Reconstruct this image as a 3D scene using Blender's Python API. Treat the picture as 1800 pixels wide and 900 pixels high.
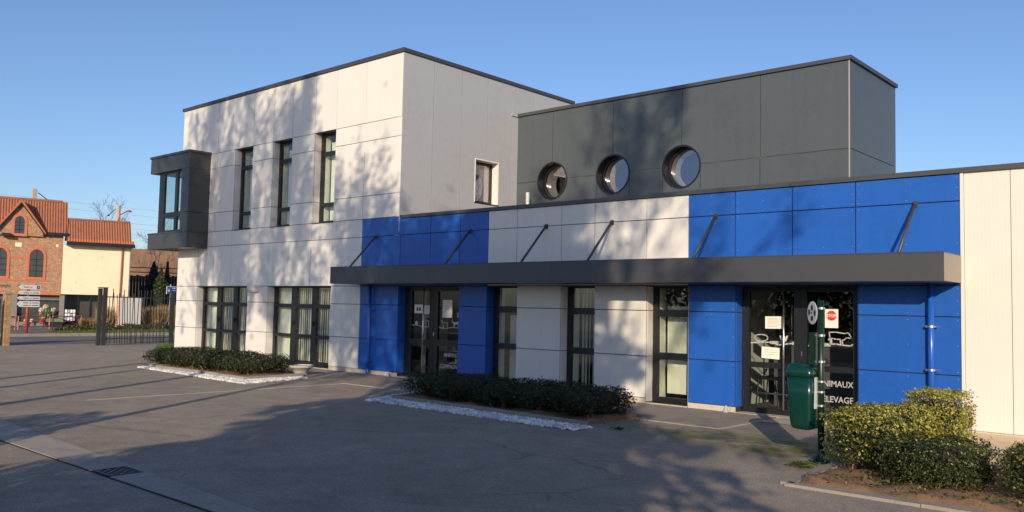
import bpy, math, random
import numpy as np
from mathutils import Vector, Matrix

for o in list(bpy.data.objects): bpy.data.objects.remove(o)
scene = bpy.context.scene
COL = scene.collection
R = math.radians

# ------------------------------------------------------------------ camera, sky, sun, exposure
cam_d = bpy.data.cameras.new('camera'); cam = bpy.data.objects.new('camera', cam_d); COL.objects.link(cam)
cam_d.sensor_width = 36.0; cam_d.lens = 30.014; cam_d.clip_start = 0.05; cam_d.clip_end = 3000
c_right = Vector((0.74783281, 0.66354774, 0.02122475)); c_down = Vector((-0.0240675, 0.05904628, -0.99796508)); c_fwd = Vector((-0.66345071, 0.7458002, 0.06012668))
m = Matrix((c_right, -c_down, -c_fwd)).transposed().to_4x4(); m.translation = Vector((0, -12.4085, 1.57))
cam.matrix_world = m
scene.camera = cam

SUN = Vector((0.5228, -0.803, 0.2910)).normalized()          # towards the sun
EL = math.asin(SUN.z); AZ = math.atan2(SUN.x, SUN.y)
world = bpy.data.worlds.new('World'); scene.world = world; world.use_nodes = True
nt = world.node_tree; bg = nt.nodes['Background']
sky = nt.nodes.new('ShaderNodeTexSky'); sky.sky_type = 'NISHITA'; sky.sun_disc = False
sky.sun_elevation = EL; sky.sun_rotation = AZ; sky.altitude = 50; sky.air_density = 1.0; sky.dust_density = 0.7; sky.ozone_density = 4.5
tint = nt.nodes.new('ShaderNodeMix'); tint.data_type = 'RGBA'; tint.blend_type = 'MULTIPLY'; tint.inputs[0].default_value = 1.0; tint.inputs[7].default_value = (1.05, .965, 1.0, 1)
nt.links.new(sky.outputs[0], tint.inputs[6]); nt.links.new(tint.outputs[2], bg.inputs[0]); bg.inputs[1].default_value = 0.122
sl = bpy.data.lights.new('sun', 'SUN'); sl.energy = 3.7; sl.angle = R(0.45); sl.color = (1.0, 0.82, 0.60)
so = bpy.data.objects.new('sun', sl); COL.objects.link(so); so.rotation_euler = (-SUN).to_track_quat('-Z', 'Y').to_euler(); so.location = (20, -40, 30)
vs = scene.view_settings; vs.view_transform = 'Standard'; vs.look = 'None'; vs.gamma = 1; vs.exposure = 0.28; vs.use_curve_mapping = False
scene.render.engine = 'CYCLES'
scene.cycles.max_bounces = 10; scene.cycles.transparent_max_bounces = 24

# ------------------------------------------------------------------ materials
MATS = {}
def nodes(name):
    mt = bpy.data.materials.new(name); mt.use_nodes = True
    t = mt.node_tree; b = t.nodes['Principled BSDF']; MATS[name] = mt
    return mt, t, b
def nd(t, typ, **kw):
    n = t.nodes.new(typ)
    for k, v in kw.items(): setattr(n, k, v)
    return n
def noise(t, co, scale, detail=4, rough=.55):
    n = nd(t, 'ShaderNodeTexNoise'); n.inputs['Scale'].default_value = scale; n.inputs['Detail'].default_value = detail; n.inputs['Roughness'].default_value = rough
    t.links.new(co, n.inputs['Vector']); return n.outputs['Fac']
def ramp(t, fac, a, b, ca=(0, 0, 0), cb=(1, 1, 1)):
    r = nd(t, 'ShaderNodeValToRGB'); e = r.color_ramp.elements
    e[0].position = a; e[1].position = b; e[0].color = (*ca, 1); e[1].color = (*cb, 1)
    t.links.new(fac, r.inputs[0]); return r.outputs[0]
def mixc(t, fac, a, b, mode='MIX'):
    n = nd(t, 'ShaderNodeMix', data_type='RGBA', blend_type=mode)
    for sock, v in ((n.inputs[0], fac), (n.inputs[6], a), (n.inputs[7], b)):
        if isinstance(v, (int, float)): sock.default_value = v
        elif isinstance(v, tuple): sock.default_value = (*v, 1)
        else: t.links.new(v, sock)
    return n.outputs[2]
def mat(name, col, rough=.6, metal=0., var=.12, nscale=6., rnd=.0, bump=0., bscale=60., spec=.5, coat=0., streak=0.):
    """plain surface: colour with two scales of noise, per-object variation, fine relief"""
    mt, t, b = nodes(name)
    tc = nd(t, 'ShaderNodeTexCoord'); geo = nd(t, 'ShaderNodeNewGeometry'); co = geo.outputs['Position']
    n1 = noise(t, co, nscale, 5); n2 = noise(t, co, nscale*9, 3)
    s = nd(t, 'ShaderNodeMath', operation='ADD'); t.links.new(n1, s.inputs[0]); t.links.new(n2, s.inputs[1])
    f = ramp(t, s.outputs[0], .6, 1.4, (1-var,)*3, (1+var*.6,)*3)
    c = mixc(t, 1.0, col, f, 'MULTIPLY')
    if streak:
        mp = nd(t, 'ShaderNodeMapping'); mp.inputs['Scale'].default_value = (7, 7, .35); t.links.new(co, mp.inputs['Vector']); sn = noise(t, mp.outputs[0], 1.0, 5, .6)
        c = mixc(t, 1.0, c, ramp(t, sn, .45, .75, (1, 1, 1), (1-streak, 1-streak, 1-streak*1.1)), 'MULTIPLY')
    if rnd:
        oi = nd(t, 'ShaderNodeObjectInfo'); v = ramp(t, oi.outputs['Random'], 0, 1, (1-rnd,)*3, (1+rnd,)*3)
        c = mixc(t, 1.0, c, v, 'MULTIPLY')
    t.links.new(c, b.inputs['Base Color'])
    rr = nd(t, 'ShaderNodeMapRange'); rr.inputs[3].default_value = max(0, rough-.07); rr.inputs[4].default_value = min(1, rough+.07)
    t.links.new(n1, rr.inputs[0]); t.links.new(rr.outputs[0], b.inputs['Roughness'])
    b.inputs['Metallic'].default_value = metal; b.inputs['Specular IOR Level'].default_value = spec
    if coat: b.inputs['Coat Weight'].default_value = coat; b.inputs['Coat Roughness'].default_value = .12
    if bump:
        bp = nd(t, 'ShaderNodeBump'); bp.inputs['Strength'].default_value = bump; bp.inputs['Distance'].default_value = .01
        t.links.new(noise(t, co, bscale, 4), bp.inputs['Height']); t.links.new(bp.outputs[0], b.inputs['Normal'])
    return mt
def glass(name, tint=(.93, .96, .94), f0=.085, rough=0.0, refl=(.95, .97, 1)):
    mt = bpy.data.materials.new(name); mt.use_nodes = True; t = mt.node_tree; MATS[name] = mt
    t.nodes.clear(); out = nd(t, 'ShaderNodeOutputMaterial'); mx = nd(t, 'ShaderNodeMixShader')
    tr = nd(t, 'ShaderNodeBsdfTransparent'); tr.inputs[0].default_value = (*tint, 1)
    gl = nd(t, 'ShaderNodeBsdfGlossy'); gl.inputs['Roughness'].default_value = rough; gl.inputs[0].default_value = (*refl, 1)
    lw = nd(t, 'ShaderNodeLayerWeight'); lw.inputs[0].default_value = .5
    pw = nd(t, 'ShaderNodeMath', operation='POWER'); pw.inputs[1].default_value = 5; t.links.new(lw.outputs['Facing'], pw.inputs[0])
    fr = nd(t, 'ShaderNodeMapRange'); fr.inputs[3].default_value = f0; fr.inputs[4].default_value = 1; t.links.new(pw.outputs[0], fr.inputs[0])
    geo = nd(t, 'ShaderNodeNewGeometry'); bp = nd(t, 'ShaderNodeBump'); bp.inputs['Strength'].default_value = .03; bp.inputs['Distance'].default_value = .02
    t.links.new(noise(t, geo.outputs['Position'], 1.6, 1), bp.inputs['Height']); t.links.new(bp.outputs[0], gl.inputs['Normal'])
    t.links.new(fr.outputs[0], mx.inputs[0]); t.links.new(tr.outputs[0], mx.inputs[1]); t.links.new(gl.outputs[0], mx.inputs[2]); t.links.new(mx.outputs[0], out.inputs[0])
    return mt
def leafmat(name, dark, light, tip=None, tipamt=.25, trans=.25):
    mt, t, b = nodes(name)
    geo = nd(t, 'ShaderNodeNewGeometry'); rp = geo.outputs['Random Per Island']
    c = mixc(t, ramp(t, rp, 0, 1), dark, light)
    cl = noise(t, geo.outputs['Position'], 5, 2)
    c = mixc(t, 1.0, c, ramp(t, cl, .3, .7, (.65, .65, .65), (1.25, 1.25, 1.2)), 'MULTIPLY')
    if tip:
        w = nd(t, 'ShaderNodeMath', operation='FRACT'); mm = nd(t, 'ShaderNodeMath', operation='MULTIPLY'); mm.inputs[1].default_value = 7.31
        t.links.new(rp, mm.inputs[0]); t.links.new(mm.outputs[0], w.inputs[0])
        c = mixc(t, ramp(t, w.outputs[0], 1-tipamt-.01, 1-tipamt), c, tip)
    t.links.new(c, b.inputs['Base Color']); b.inputs['Roughness'].default_value = .5
    tl = nd(t, 'ShaderNodeBsdfTranslucent'); t.links.new(c, tl.inputs[0]); mx = nd(t, 'ShaderNodeMixShader'); mx.inputs[0].default_value = trans
    out = t.nodes['Material Output']; t.links.new(b.outputs[0], mx.inputs[1]); t.links.new(tl.outputs[0], mx.inputs[2]); t.links.new(mx.outputs[0], out.inputs[0])
    return mt

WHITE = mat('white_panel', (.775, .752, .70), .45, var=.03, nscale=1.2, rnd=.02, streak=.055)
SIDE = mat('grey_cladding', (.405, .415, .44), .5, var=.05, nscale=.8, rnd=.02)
BLUE = mat('blue_panel', (.016, .108, .46), .36, var=.08, nscale=1.1, rnd=.04, streak=.06)
DARK = mat('dark_panel', (.079, .097, .107), .40, var=.08, nscale=1.2, rnd=.03, streak=.10)
BAYM = mat('bay_panel', (.050, .054, .058), .40, var=.10, nscale=1.2)
CAP = mat('anthracite_cap', (.055, .055, .06), .42, var=.08, nscale=3)
CANOPY = mat('canopy_metal', (.043, .046, .051), .5, var=.14, nscale=1.1, spec=1.0)
ENDSHEEN = mat('canopy_end_sheen', (.26, .235, .20), .5)  # paler than the canopy metal: grazing sheen put into the colour
FRAME = mat('window_frame', (.014, .015, .018), .38, var=.1, nscale=5)
SEAL = mat('wall_core', (.03, .03, .03), .9)
LJOINT = mat('pale_joint', (.62, .6, .57), .6)
PLINTH = mat('plinth_concrete', (.50, .45, .37), .85, var=.3, nscale=4, bump=.3)
RIB = mat('ribbed_white', (.76, .71, .65), .5, var=.03, nscale=2)
ROOM = mat('room_wall', (.55, .55, .50), .9)
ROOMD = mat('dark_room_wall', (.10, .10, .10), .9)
BLIND = mat('blind_fabric', (.84, .82, .70), .85, var=.06, nscale=5)
CREAM = mat('cream_reveal', (.75, .76, .62), .6)
STEEL = mat('brushed_steel', (.62, .60, .58), .28, metal=1.)
GALV = mat('galvanised', (.55, .56, .57), .4, metal=1.)
BLACKRUB = mat('black_rubber', (.015, .015, .015), .6)
BPIPE = mat('blue_pipe', (.014, .10, .48), .3, coat=.4)
PAPER = mat('paper', (.80, .79, .72), .8, var=.04)
PAPERW = mat('paper_cream', (.85, .83, .74), .8, var=.03)
INK = mat('ink', (.10, .10, .10), .8)
RED = mat('red_ink', (.65, .035, .03), .6)
DECAL = mat('frosted_decal', (.50, .50, .49), .7)
GLASS = glass('glass'); GLASSB = glass('mirror_glass', (.80, .80, .84), .19, refl=(1, .93, .96)); GLASSD = glass('door_glass', (.88, .9, .9), .035)
GREEN = mat('green_plastic', (.002, .033, .026), .28, var=.25, nscale=7, coat=.3)
GREENP = mat('green_paint', (.004, .022, .013), .35, var=.25, nscale=9)
GALVW = mat('white_plate', (.62, .63, .64), .5)
KERB = mat('kerb_concrete', (.27, .245, .21), .9, var=.3, nscale=5, bump=.4)
SOIL = mat('soil', (.17, .105, .06), .95, var=.55, nscale=7, bump=1.0, bscale=25)
PEB = leafmat('white_pebble', (.62, .62, .62), (.97, .97, .97), (.42, .40, .36), .04, trans=.0)
STONE = mat('planter_stone', (.38, .36, .33), .9, var=.25, nscale=9, bump=.4)
WOOD = mat('shrub_wood', (.20, .14, .085), .9, var=.3, nscale=20)
BARK = mat('bark', (.085, .07, .055), .95, var=.4, nscale=6, bump=.8, bscale=20)
GATE = mat('gate_metal', (.032, .035, .036), .5)
REDP = mat('red_post_paint', (.40, .055, .06), .5)
PINKP = mat('barrier_paint', (.50, .16, .14), .6)
SIGNW = mat('sign_white', (.78, .77, .73), .5, var=.05)
SIGNB = mat('sign_blue', (.02, .07, .32), .5)
BRICKRED = mat('orange_render', (.52, .16, .09), .8, var=.1, nscale=2)
CREAMW = mat('cream_render', (.86, .72, .51), .9, var=.08, nscale=1.2)
TILE = mat('roof_tile', (.27, .105, .058), .8, var=.35, nscale=4)
TILEO = mat('roof_tile_orange', (.42, .13, .055), .75, var=.2, nscale=4)
CONC = mat('pole_concrete', (.42, .37, .31), .9, var=.2)
WIRE = mat('wire', (.05, .05, .06), .6)
APRON = mat('sandy_apron', (.68, .52, .33), .95, var=.25, nscale=5, bump=.6, bscale=40)
FENCE = mat('dark_fence', (.010, .010, .013), .9)
FARROOF = mat('far_roof', (.22, .13, .08), .9, var=.3, nscale=2)
FARWALL = mat('far_wall', (.42, .34, .26), .9)
YBRICK = None
LEAF_D = leafmat('leaf_dark', (.016, .026, .010), (.045, .062, .022), (.11, .13, .035), .10)
LEAF_L = leafmat('leaf_bright', (.13, .15, .025), (.34, .34, .06), (.55, .50, .10), .3)
LEAF_M = leafmat('leaf_mid', (.025, .038, .014), (.085, .105, .03), (.20, .21, .045), .16)
LEAF_S = leafmat('leaf_square', (.020, .032, .012), (.062, .080, .024), (.16, .17, .04), .12)
LEAF_C = leafmat('leaf_conifer', (.03, .045, .015), (.08, .095, .03), None)
NEEDLE = leafmat('needles', (.012, .022, .012), (.03, .045, .02), None, trans=.05)
GRASS = leafmat('grass_blade', (.06, .11, .015), (.13, .20, .035), (.22, .22, .07), .1)
STRAW = leafmat('dry_grass', (.26, .15, .06), (.42, .28, .13), None)

def asphalt(name, base, tone, moss=True):
    mt, t, b = nodes(name)
    geo = nd(t, 'ShaderNodeNewGeometry'); co = geo.outputs['Position']
    big = noise(t, co, .35, 6, .6); mid = noise(t, co, 2.2, 5, .6); fine = noise(t, co, 90, 3, .7); grit = noise(t, co, 260, 2, .6)
    c = mixc(t, ramp(t, big, .35, .65), base, tone)
    c = mixc(t, 1.0, c, ramp(t, mid, .3, .7, (.86, .86, .86), (1.1, 1.1, 1.1)), 'MULTIPLY')
    c = mixc(t, 1.0, c, ramp(t, fine, .3, .72, (.72, .72, .72), (1.25, 1.25, 1.25)), 'MULTIPLY')
    vo = nd(t, 'ShaderNodeTexVoronoi'); vo.inputs['Scale'].default_value = 5.5; vo.inputs['Randomness'].default_value = 1; t.links.new(co, vo.inputs['Vector'])
    spot = ramp(t, vo.outputs['Distance'], .03, .055, (1, 1, 1), (0, 0, 0))
    c = mixc(t, spot, c, (.10, .09, .08))
    wv = nd(t, 'ShaderNodeVectorMath', operation='MULTIPLY_ADD'); nz = nd(t, 'ShaderNodeTexNoise'); nz.inputs['Scale'].default_value = 1.3; nz.inputs['Detail'].default_value = 6; t.links.new(co, nz.inputs['Vector'])
    wv.inputs[1].default_value = (.55, .55, 0); t.links.new(nz.outputs['Color'], wv.inputs[0]); t.links.new(co, wv.inputs[2])
    cr = nd(t, 'ShaderNodeTexVoronoi', feature='DISTANCE_TO_EDGE'); cr.inputs['Scale'].default_value = .38; t.links.new(wv.outputs[0], cr.inputs['Vector'])
    crk = mixc(t, 1.0, ramp(t, cr.outputs['Distance'], .0025, .007, (1, 1, 1), (0, 0, 0)), ramp(t, noise(t, co, .5, 3), .48, .6), 'MULTIPLY')
    cm = mixc(t, .35, (0., 0., 0.), crk); c = mixc(t, cm, c, (.07, .06, .05))
    st = ramp(t, noise(t, co, .9, 8, .72), .54, .72); c = mixc(t, st, c, tuple(q*.80 for q in base))
    lt = ramp(t, noise(t, co, 1.7, 7, .75), .60, .74); c = mixc(t, lt, c, tuple(min(1, q*1.22) for q in tone))
    gv = nd(t, 'ShaderNodeTexVoronoi'); gv.inputs['Scale'].default_value = 55; t.links.new(co, gv.inputs['Vector'])
    c = mixc(t, 1.0, c, ramp(t, gv.outputs['Distance'], .1, .6, (1.22, 1.2, 1.17), (.82, .82, .82)), 'MULTIPLY')
    if moss:
        def blob(x, y, rx, ry):
            mp = nd(t, 'ShaderNodeMapping'); mp.inputs['Location'].default_value = (-x/rx, -y/ry, 0); mp.inputs['Scale'].default_value = (1/rx, 1/ry, 0)
            t.links.new(co, mp.inputs['Vector']); ln = nd(t, 'ShaderNodeVectorMath', operation='LENGTH'); t.links.new(mp.outputs[0], ln.inputs[0])
            return ramp(t, ln.outputs['Value'], .35, 1.0, (1, 1, 1), (0, 0, 0))
        m1 = mixc(t, 1.0, blob(-5.0, -2.5, 2.2, 1.0), blob(-3.9, -3.0, 1.1, .9), 'ADD')
        mz = ramp(t, noise(t, co, 3.0, 6, .7), .38, .62)
        mm = mixc(t, 1.0, m1, mz, 'MULTIPLY')
        c = mixc(t, mm, c, (.15, .165, .05))
    t.links.new(c, b.inputs['Base Color']); b.inputs['Roughness'].default_value = .93; b.inputs['Specular IOR Level'].default_value = .25
    bp = nd(t, 'ShaderNodeBump'); bp.inputs['Strength'].default_value = .55; bp.inputs['Distance'].default_value = .008
    ad = nd(t, 'ShaderNodeMath', operation='ADD'); t.links.new(fine, ad.inputs[0]); t.links.new(grit, ad.inputs[1]); t.links.new(ad.outputs[0], bp.inputs['Height'])
    t.links.new(bp.outputs[0], b.inputs['Normal'])
    return mt
ASPH = asphalt('asphalt_court', (.385, .325, .258), (.45, .385, .31))
ROADM = asphalt('asphalt_road', (.20, .18, .165), (.25, .23, .21), moss=False)
PAVE = asphalt('asphalt_walk', (.37, .32, .26), (.42, .365, .30), moss=False)
GUT = mat('gutter_concrete', (.36, .31, .26), .92, var=.25, nscale=3, bump=.5)
LINE = mat('flush_kerb_concrete', (.37, .335, .28), .92, var=.4, nscale=6)
def brickmat(name, c1, c2, mortar, sc=1.0):
    mt, t, b = nodes(name)
    tc = nd(t, 'ShaderNodeTexCoord'); sp = nd(t, 'ShaderNodeSeparateXYZ'); cb = nd(t, 'ShaderNodeCombineXYZ')
    ax = nd(t, 'ShaderNodeMath', operation='ADD'); t.links.new(tc.outputs['Object'], sp.inputs[0]); t.links.new(sp.outputs[0], ax.inputs[0]); t.links.new(sp.outputs[1], ax.inputs[1])
    t.links.new(ax.outputs[0], cb.inputs[0]); t.links.new(sp.outputs[2], cb.inputs[1])
    bt = nd(t, 'ShaderNodeTexBrick'); bt.inputs['Scale'].default_value = 1; bt.inputs['Brick Width'].default_value = .20*sc; bt.inputs['Row Height'].default_value = .062*sc
    bt.inputs['Mortar Size'].default_value = .008*sc; bt.inputs['Color1'].default_value = (*c1, 1); bt.inputs['Color2'].default_value = (*c2, 1); bt.inputs['Mortar'].default_value = (*mortar, 1)
    t.links.new(cb.outputs[0], bt.inputs['Vector']); 
    c = mixc(t, 1.0, bt.outputs['Color'], ramp(t, noise(t, tc.outputs['Object'], 9, 4), .3, .7, (.75, .75, .75), (1.2, 1.2, 1.2)), 'MULTIPLY')
    t.links.new(c, b.inputs['Base Color']); b.inputs['Roughness'].default_value = .9
    bp = nd(t, 'ShaderNodeBump'); bp.inputs['Strength'].default_value = .6; bp.inputs['Distance'].default_value = .01; bp.invert = True
    t.links.new(bt.outputs['Fac'], bp.inputs['Height']); t.links.new(bp.outputs[0], b.inputs['Normal'])
    return mt
BRICK = brickmat('brick_wall', (.36, .17, .095), (.50, .27, .15), (.42, .30, .20))
YBRICK = brickmat('yellow_brick', (.42, .24, .10), (.50, .31, .15), (.30, .22, .14))

# ------------------------------------------------------------------ mesh and object helpers
class MB:
    def __init__(s): s.v = []; s.f = []
    def add(s, vs, fs):
        n = len(s.v); s.v += [tuple(p) for p in vs]; s.f += [tuple(i+n for i in f) for f in fs]; return s
    def box(s, x0, x1, y0, y1, z0, z1):
        return s.add([(x0,y0,z0),(x1,y0,z0),(x1,y1,z0),(x0,y1,z0),(x0,y0,z1),(x1,y0,z1),(x1,y1,z1),(x0,y1,z1)],
                     [(0,3,2,1),(4,5,6,7),(0,1,5,4),(1,2,6,5),(2,3,7,6),(3,0,4,7)])
    def prism(s, pts, a, b, axis='y'):
        """polygon (u,w) swept along an axis from a to b; axis y: u=x w=z; x: u=y w=z; z: u=x w=y"""
        def P(u, w, t): return (u, t, w) if axis == 'y' else ((t, u, w) if axis == 'x' else (u, w, t))
        n = len(pts); vs = [P(u, w, a) for u, w in pts]+[P(u, w, b) for u, w in pts]
        fs = [tuple(range(n)), tuple(range(2*n-1, n-1, -1))]+[(i, i+n, (i+1) % n+n, (i+1) % n) for i in range(n)]
        return s.add(vs, fs)
    def tube(s, path, r, n=8, cap=True):
        pts = [Vector(p) for p in path]; rs = r if isinstance(r, (list, tuple)) else [r]*len(pts)
        vs = []; fs = []; up = None
        for i, p in enumerate(pts):
            d = (pts[min(i+1, len(pts)-1)]-pts[max(i-1, 0)]).normalized()
            if up is None: up = d.orthogonal().normalized()
            a = (up-d*up.dot(d)).normalized() if (up-d*up.dot(d)).length > 1e-5 else d.orthogonal().normalized(); b = d.cross(a); up = a
            for k in range(n):
                t = 2*math.pi*k/n; vs.append(tuple(p+(a*math.cos(t)+b*math.sin(t))*rs[i]))
        for i in range(len(pts)-1):
            for k in range(n): fs.append((i*n+k, i*n+(k+1) % n, (i+1)*n+(k+1) % n, (i+1)*n+k))
        if cap: fs += [tuple(range(n-1, -1, -1)), tuple(range((len(pts)-1)*n, len(pts)*n))]
        return s.add(vs, fs)
    def lathe(s, prof, c, n=24, axis='z'):
        vs = []; fs = []
        for r, h in prof:
            for k in range(n):
                t = 2*math.pi*k/n; a, b = r*math.cos(t), r*math.sin(t)
                vs.append((c[0]+a, c[1]+b, c[2]+h) if axis == 'z' else ((c[0]+a, c[1]+h, c[2]+b) if axis == 'y' else (c[0]+h, c[1]+a, c[2]+b)))
        for i in range(len(prof)-1):
            for k in range(n): fs.append((i*n+k, i*n+(k+1) % n, (i+1)*n+(k+1) % n, (i+1)*n+k))
        return s.add(vs, fs)
    def ribbon(s, path, w, y0, y1, close=False):
        """flat stroke in the x/z plane of width w between y0 and y1"""
        pts = [Vector((p[0], p[1])) for p in path]
        for a, b in zip(pts[:-1], pts[1:]):
            d = b-a
            if d.length < 1e-6: continue
            d.normalize(); nn = Vector((-d.y, d.x))*w/2; e = d*w*.35
            q = [a-e+nn, a-e-nn, b+e-nn, b+e+nn]
            s.prism([(p.x, p.y) for p in q], y0, y1, 'y')
        return s
    def grid_minus(s, x0, x1, z0, z1, holes, y0, y1):
        """a slab in x/z with rectangular holes, as butted boxes (columns cut at the holes)"""
        xs = sorted({x0, x1, *[min(max(h[0], x0), x1) for h in holes], *[min(max(h[1], x0), x1) for h in holes]})
        for a, b in zip(xs[:-1], xs[1:]):
            if b-a < 1e-6: continue
            mid = (a+b)/2; hs = sorted([(h[2], h[3]) for h in holes if h[0] < mid < h[1]]); z = z0
            for h0, h1 in hs:
                if h0 > z+1e-6: s.box(a, b, y0, y1, z, min(h0, z1))
                z = max(z, h1)
            if z < z1-1e-6: s.box(a, b, y0, y1, z, z1)
        return s
    def build(s, name, material, parent=None, off=(0, 0, 0), smooth=False, kind=None):
        v = np.array(s.v, float)-np.array(off); c = np.array([(v[:, 0].min()+v[:, 0].max())/2, (v[:, 1].min()+v[:, 1].max())/2, v[:, 2].min()])
        me = bpy.data.meshes.new(name); me.from_pydata((v-c).tolist(), [], s.f); me.materials.append(material)
        if smooth: me.polygons.foreach_set('use_smooth', [True]*len(me.polygons))
        me.validate(); me.update()
        o = bpy.data.objects.new(name, me); COL.objects.link(o)
        if parent is not None:
            o.parent = parent
            if parent.type == 'MESH': o.location = Vector(c)-Vector(parent['_c'])
            else: o.location = c
        else: o.location = c
        o['_c'] = [float(q) for q in c]
        if kind: o['kind'] = kind
        return o
def tag(o, label, cat, group=None):
    o['label'] = label; o['category'] = cat
    if group: o['group'] = group
    return o
def thing(name, label, cat, loc=(0, 0, 0), rz=0, group=None):
    o = bpy.data.objects.new(name, None); o.empty_display_size = .2; COL.objects.link(o); o.location = loc; o.rotation_euler = (0, 0, rz)
    return tag(o, label, cat, group)
def struct(o): o['kind'] = 'structure'; return o
def fast(name, verts, faces_n, material, parent=None, loc=(0, 0, 0), kind=None, smooth=False):
    """numpy mesh: verts (N,3); faces_n = array (M,k)"""
    me = bpy.data.meshes.new(name); M, k = faces_n.shape
    me.vertices.add(len(verts)); me.vertices.foreach_set('co', np.ascontiguousarray(verts, dtype=np.float32).ravel())
    me.loops.add(M*k); me.loops.foreach_set('vertex_index', np.ascontiguousarray(faces_n, dtype=np.int32).ravel())
    me.polygons.add(M); me.polygons.foreach_set('loop_start', np.arange(0, M*k, k, dtype=np.int32)); me.polygons.foreach_set('loop_total', np.full(M, k, dtype=np.int32))
    if smooth: me.polygons.foreach_set('use_smooth', np.ones(M, dtype=bool))
    me.materials.append(material); me.update(calc_edges=True); me.validate()
    o = bpy.data.objects.new(name, me); COL.objects.link(o); o.location = loc
    if parent is not None: o.parent = parent
    if kind: o['kind'] = kind
    return o
def unit(a): return a/np.maximum(np.linalg.norm(a, axis=1, keepdims=True), 1e-9)
def leaves(pts, nrm, size, rng, aspect=.5, jitter=.8):
    """rhombic leaves folded along the midrib, one island each: 4 vertices, 2 triangles"""
    n = len(pts); nn = unit(nrm+rng.normal(size=(n, 3))*jitter); t = unit(np.cross(nn, rng.normal(size=(n, 3)))); b = np.cross(nn, t)
    L = size*rng.uniform(.6, 1.3, (n, 1)); W = L*aspect
    v = np.stack([pts-t*L*.5, pts+b*W*.5+nn*W*.18, pts+t*L*.5, pts-b*W*.5+nn*W*.18], 1).reshape(-1, 3)
    i = np.arange(n)[:, None]*4; f = np.concatenate([i+np.array([[0, 1, 2]]), i+np.array([[0, 2, 3]])], 0)
    return v, f

# ------------------------------------------------------------------ ground, road, pavings
def sheet(name, poly, z, material, thick=0.0):
    b = MB(); b.add([(x, y, z) for x, y in poly], [tuple(range(len(poly)))]); return b.build(name, material)
struct(sheet('ground', [(-900, -700), (500, -700), (500, 900), (-900, 900)], 0.0, ASPH))
struct(sheet('street_road', [(-37.0, -60), (-30.7, -60), (-30.7, 60), (-37.0, 60)], 0.004, ROADM))
struct(sheet('footpath', [(-13.75, -1.82), (-5.62, -1.82), (-5.62, .22), (-13.75, .22)], 0.004, PAVE))
b = MB(); b.box(-13.80, -5.56, -1.90, -1.82, -.05, .007); b.box(-5.62, -5.55, -1.82, -.45, -.05, .007)
struct(b.build('flush_kerb', LINE))
b = MB(); b.box(-13.73, -13.69, -6.8, -1.90, -.05, .005); struct(b.build('joint_strip', mat('worn_joint', (.40, .345, .28), .93, var=.4, nscale=5)))
struct(sheet('doorstep_slab', [(-5.55, -.75), (-3.1, -.75), (-3.1, .22), (-5.55, .22)], .008, mat('doorstep', (.42, .37, .29), .9, var=.25, nscale=3, bump=.3)))
# concrete gutter: separate slabs with open joints
def gy(x): return -8.48-.0453*(min(max(x, -16), -4.5)+12.2)
gut = struct(sheet('gutter', [(-30, -9.06), (9, -9.06), (9, gy(9)+.012), (-4.5, gy(-4.5)+.012), (-16, gy(-16)+.012), (-30, gy(-30)+.012)], .003, SEAL))
rng0 = random.Random(4); x = -30.0
while x < 9:
    w = rng0.uniform(1.9, 2.1)
    if x < -8.06 < x+w: w = -8.06-x
    elif abs(x+8.06) < .01: w = .38
    e = rng0.uniform(-.004, .004); lo = -8.725 if abs(w-.38) < .001 else -9.035
    MB().prism([(x+.005, lo+e), (x+w-.005, lo-e), (x+w-.005, gy(x+w)-.004+e), (x+.005, gy(x)-.004)], .0035, .010, 'z').build('gutter_slab', GUT, None).parent = gut
    x += w
for o in [o for o in bpy.data.objects if o.parent == gut]: o.location = Vector(o['_c'])-Vector(gut['_c'])
gr = thing('drain_grate', 'cast iron drain grate set in the concrete gutter strip', 'drain', (-7.87, -8.88, .004))
GO = (-7.87, -8.88, .004)
b = MB()
for a in ((-8.05, -7.69, -9.035, -9.015), (-8.05, -7.69, -8.755, -8.735), (-8.05, -8.03, -9.015, -8.755), (-7.71, -7.69, -9.015, -8.755)): b.box(*a, .004, .014)
b.build('frame', GATE, gr, GO)
IRON = mat('worn_iron', (.14, .13, .125), .55, metal=.7)
for i in range(7):
    for j in range(6):
        if (i+j) % 2 == 0: MB().box(-8.02+i*.044, -7.984+i*.044, -9.005+j*.041, -8.975+j*.041, .0056, .013).build('grate_bar', IRON, gr, GO)
MB().box(-8.028, -7.712, -9.013, -8.757, .0042, .0052).build('pit', BLACKRUB, gr, GO)

# ------------------------------------------------------------------ the main building
BO = (-14.0, 3.0, 0.0)
BLD = thing('office_building', 'modern flat-roofed building clad in white, blue and dark grey panels with long canopy', 'building', BO)
def part(b, name, material, parent=None, **k): return b.build(name, material, parent or BLD, BO if parent is None or parent.type == 'EMPTY' else BO, **k)
G = .007                      # half joint
Z = dict(b=.09, j2=.793, j1=1.568, hd=1.989, h5=3.117, h4=3.537, h3=4.072, h2=5.354, h1=5.786, top=7.248, low=3.487)
XL, XC, XR = -24.39, -14.40, -3.065
cols = [XL, -23.20, -22.34, -21.40, -20.49, -19.53, -18.66, -17.685, -16.82, -15.70, XC]
UPW = [(-21.40, -20.49), (-19.53, -18.66), (-17.685, -16.82)]
RJ = random.Random(12)
def panel(x0, x1, z0, z1, m, name='wall_panel', y0=0., y1=.022):
    j_ = RJ.uniform(0, .003); part(MB().box(x0+G, x1-G, y0+j_, y1, z0+G, z1-G), name, m)
rows_up = [('hd', 'h5'), ('h5', 'h4'), ('h4', 'h3'), ('h3', 'h2'), ('h2', 'h1'), ('h1', 'top')]
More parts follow.
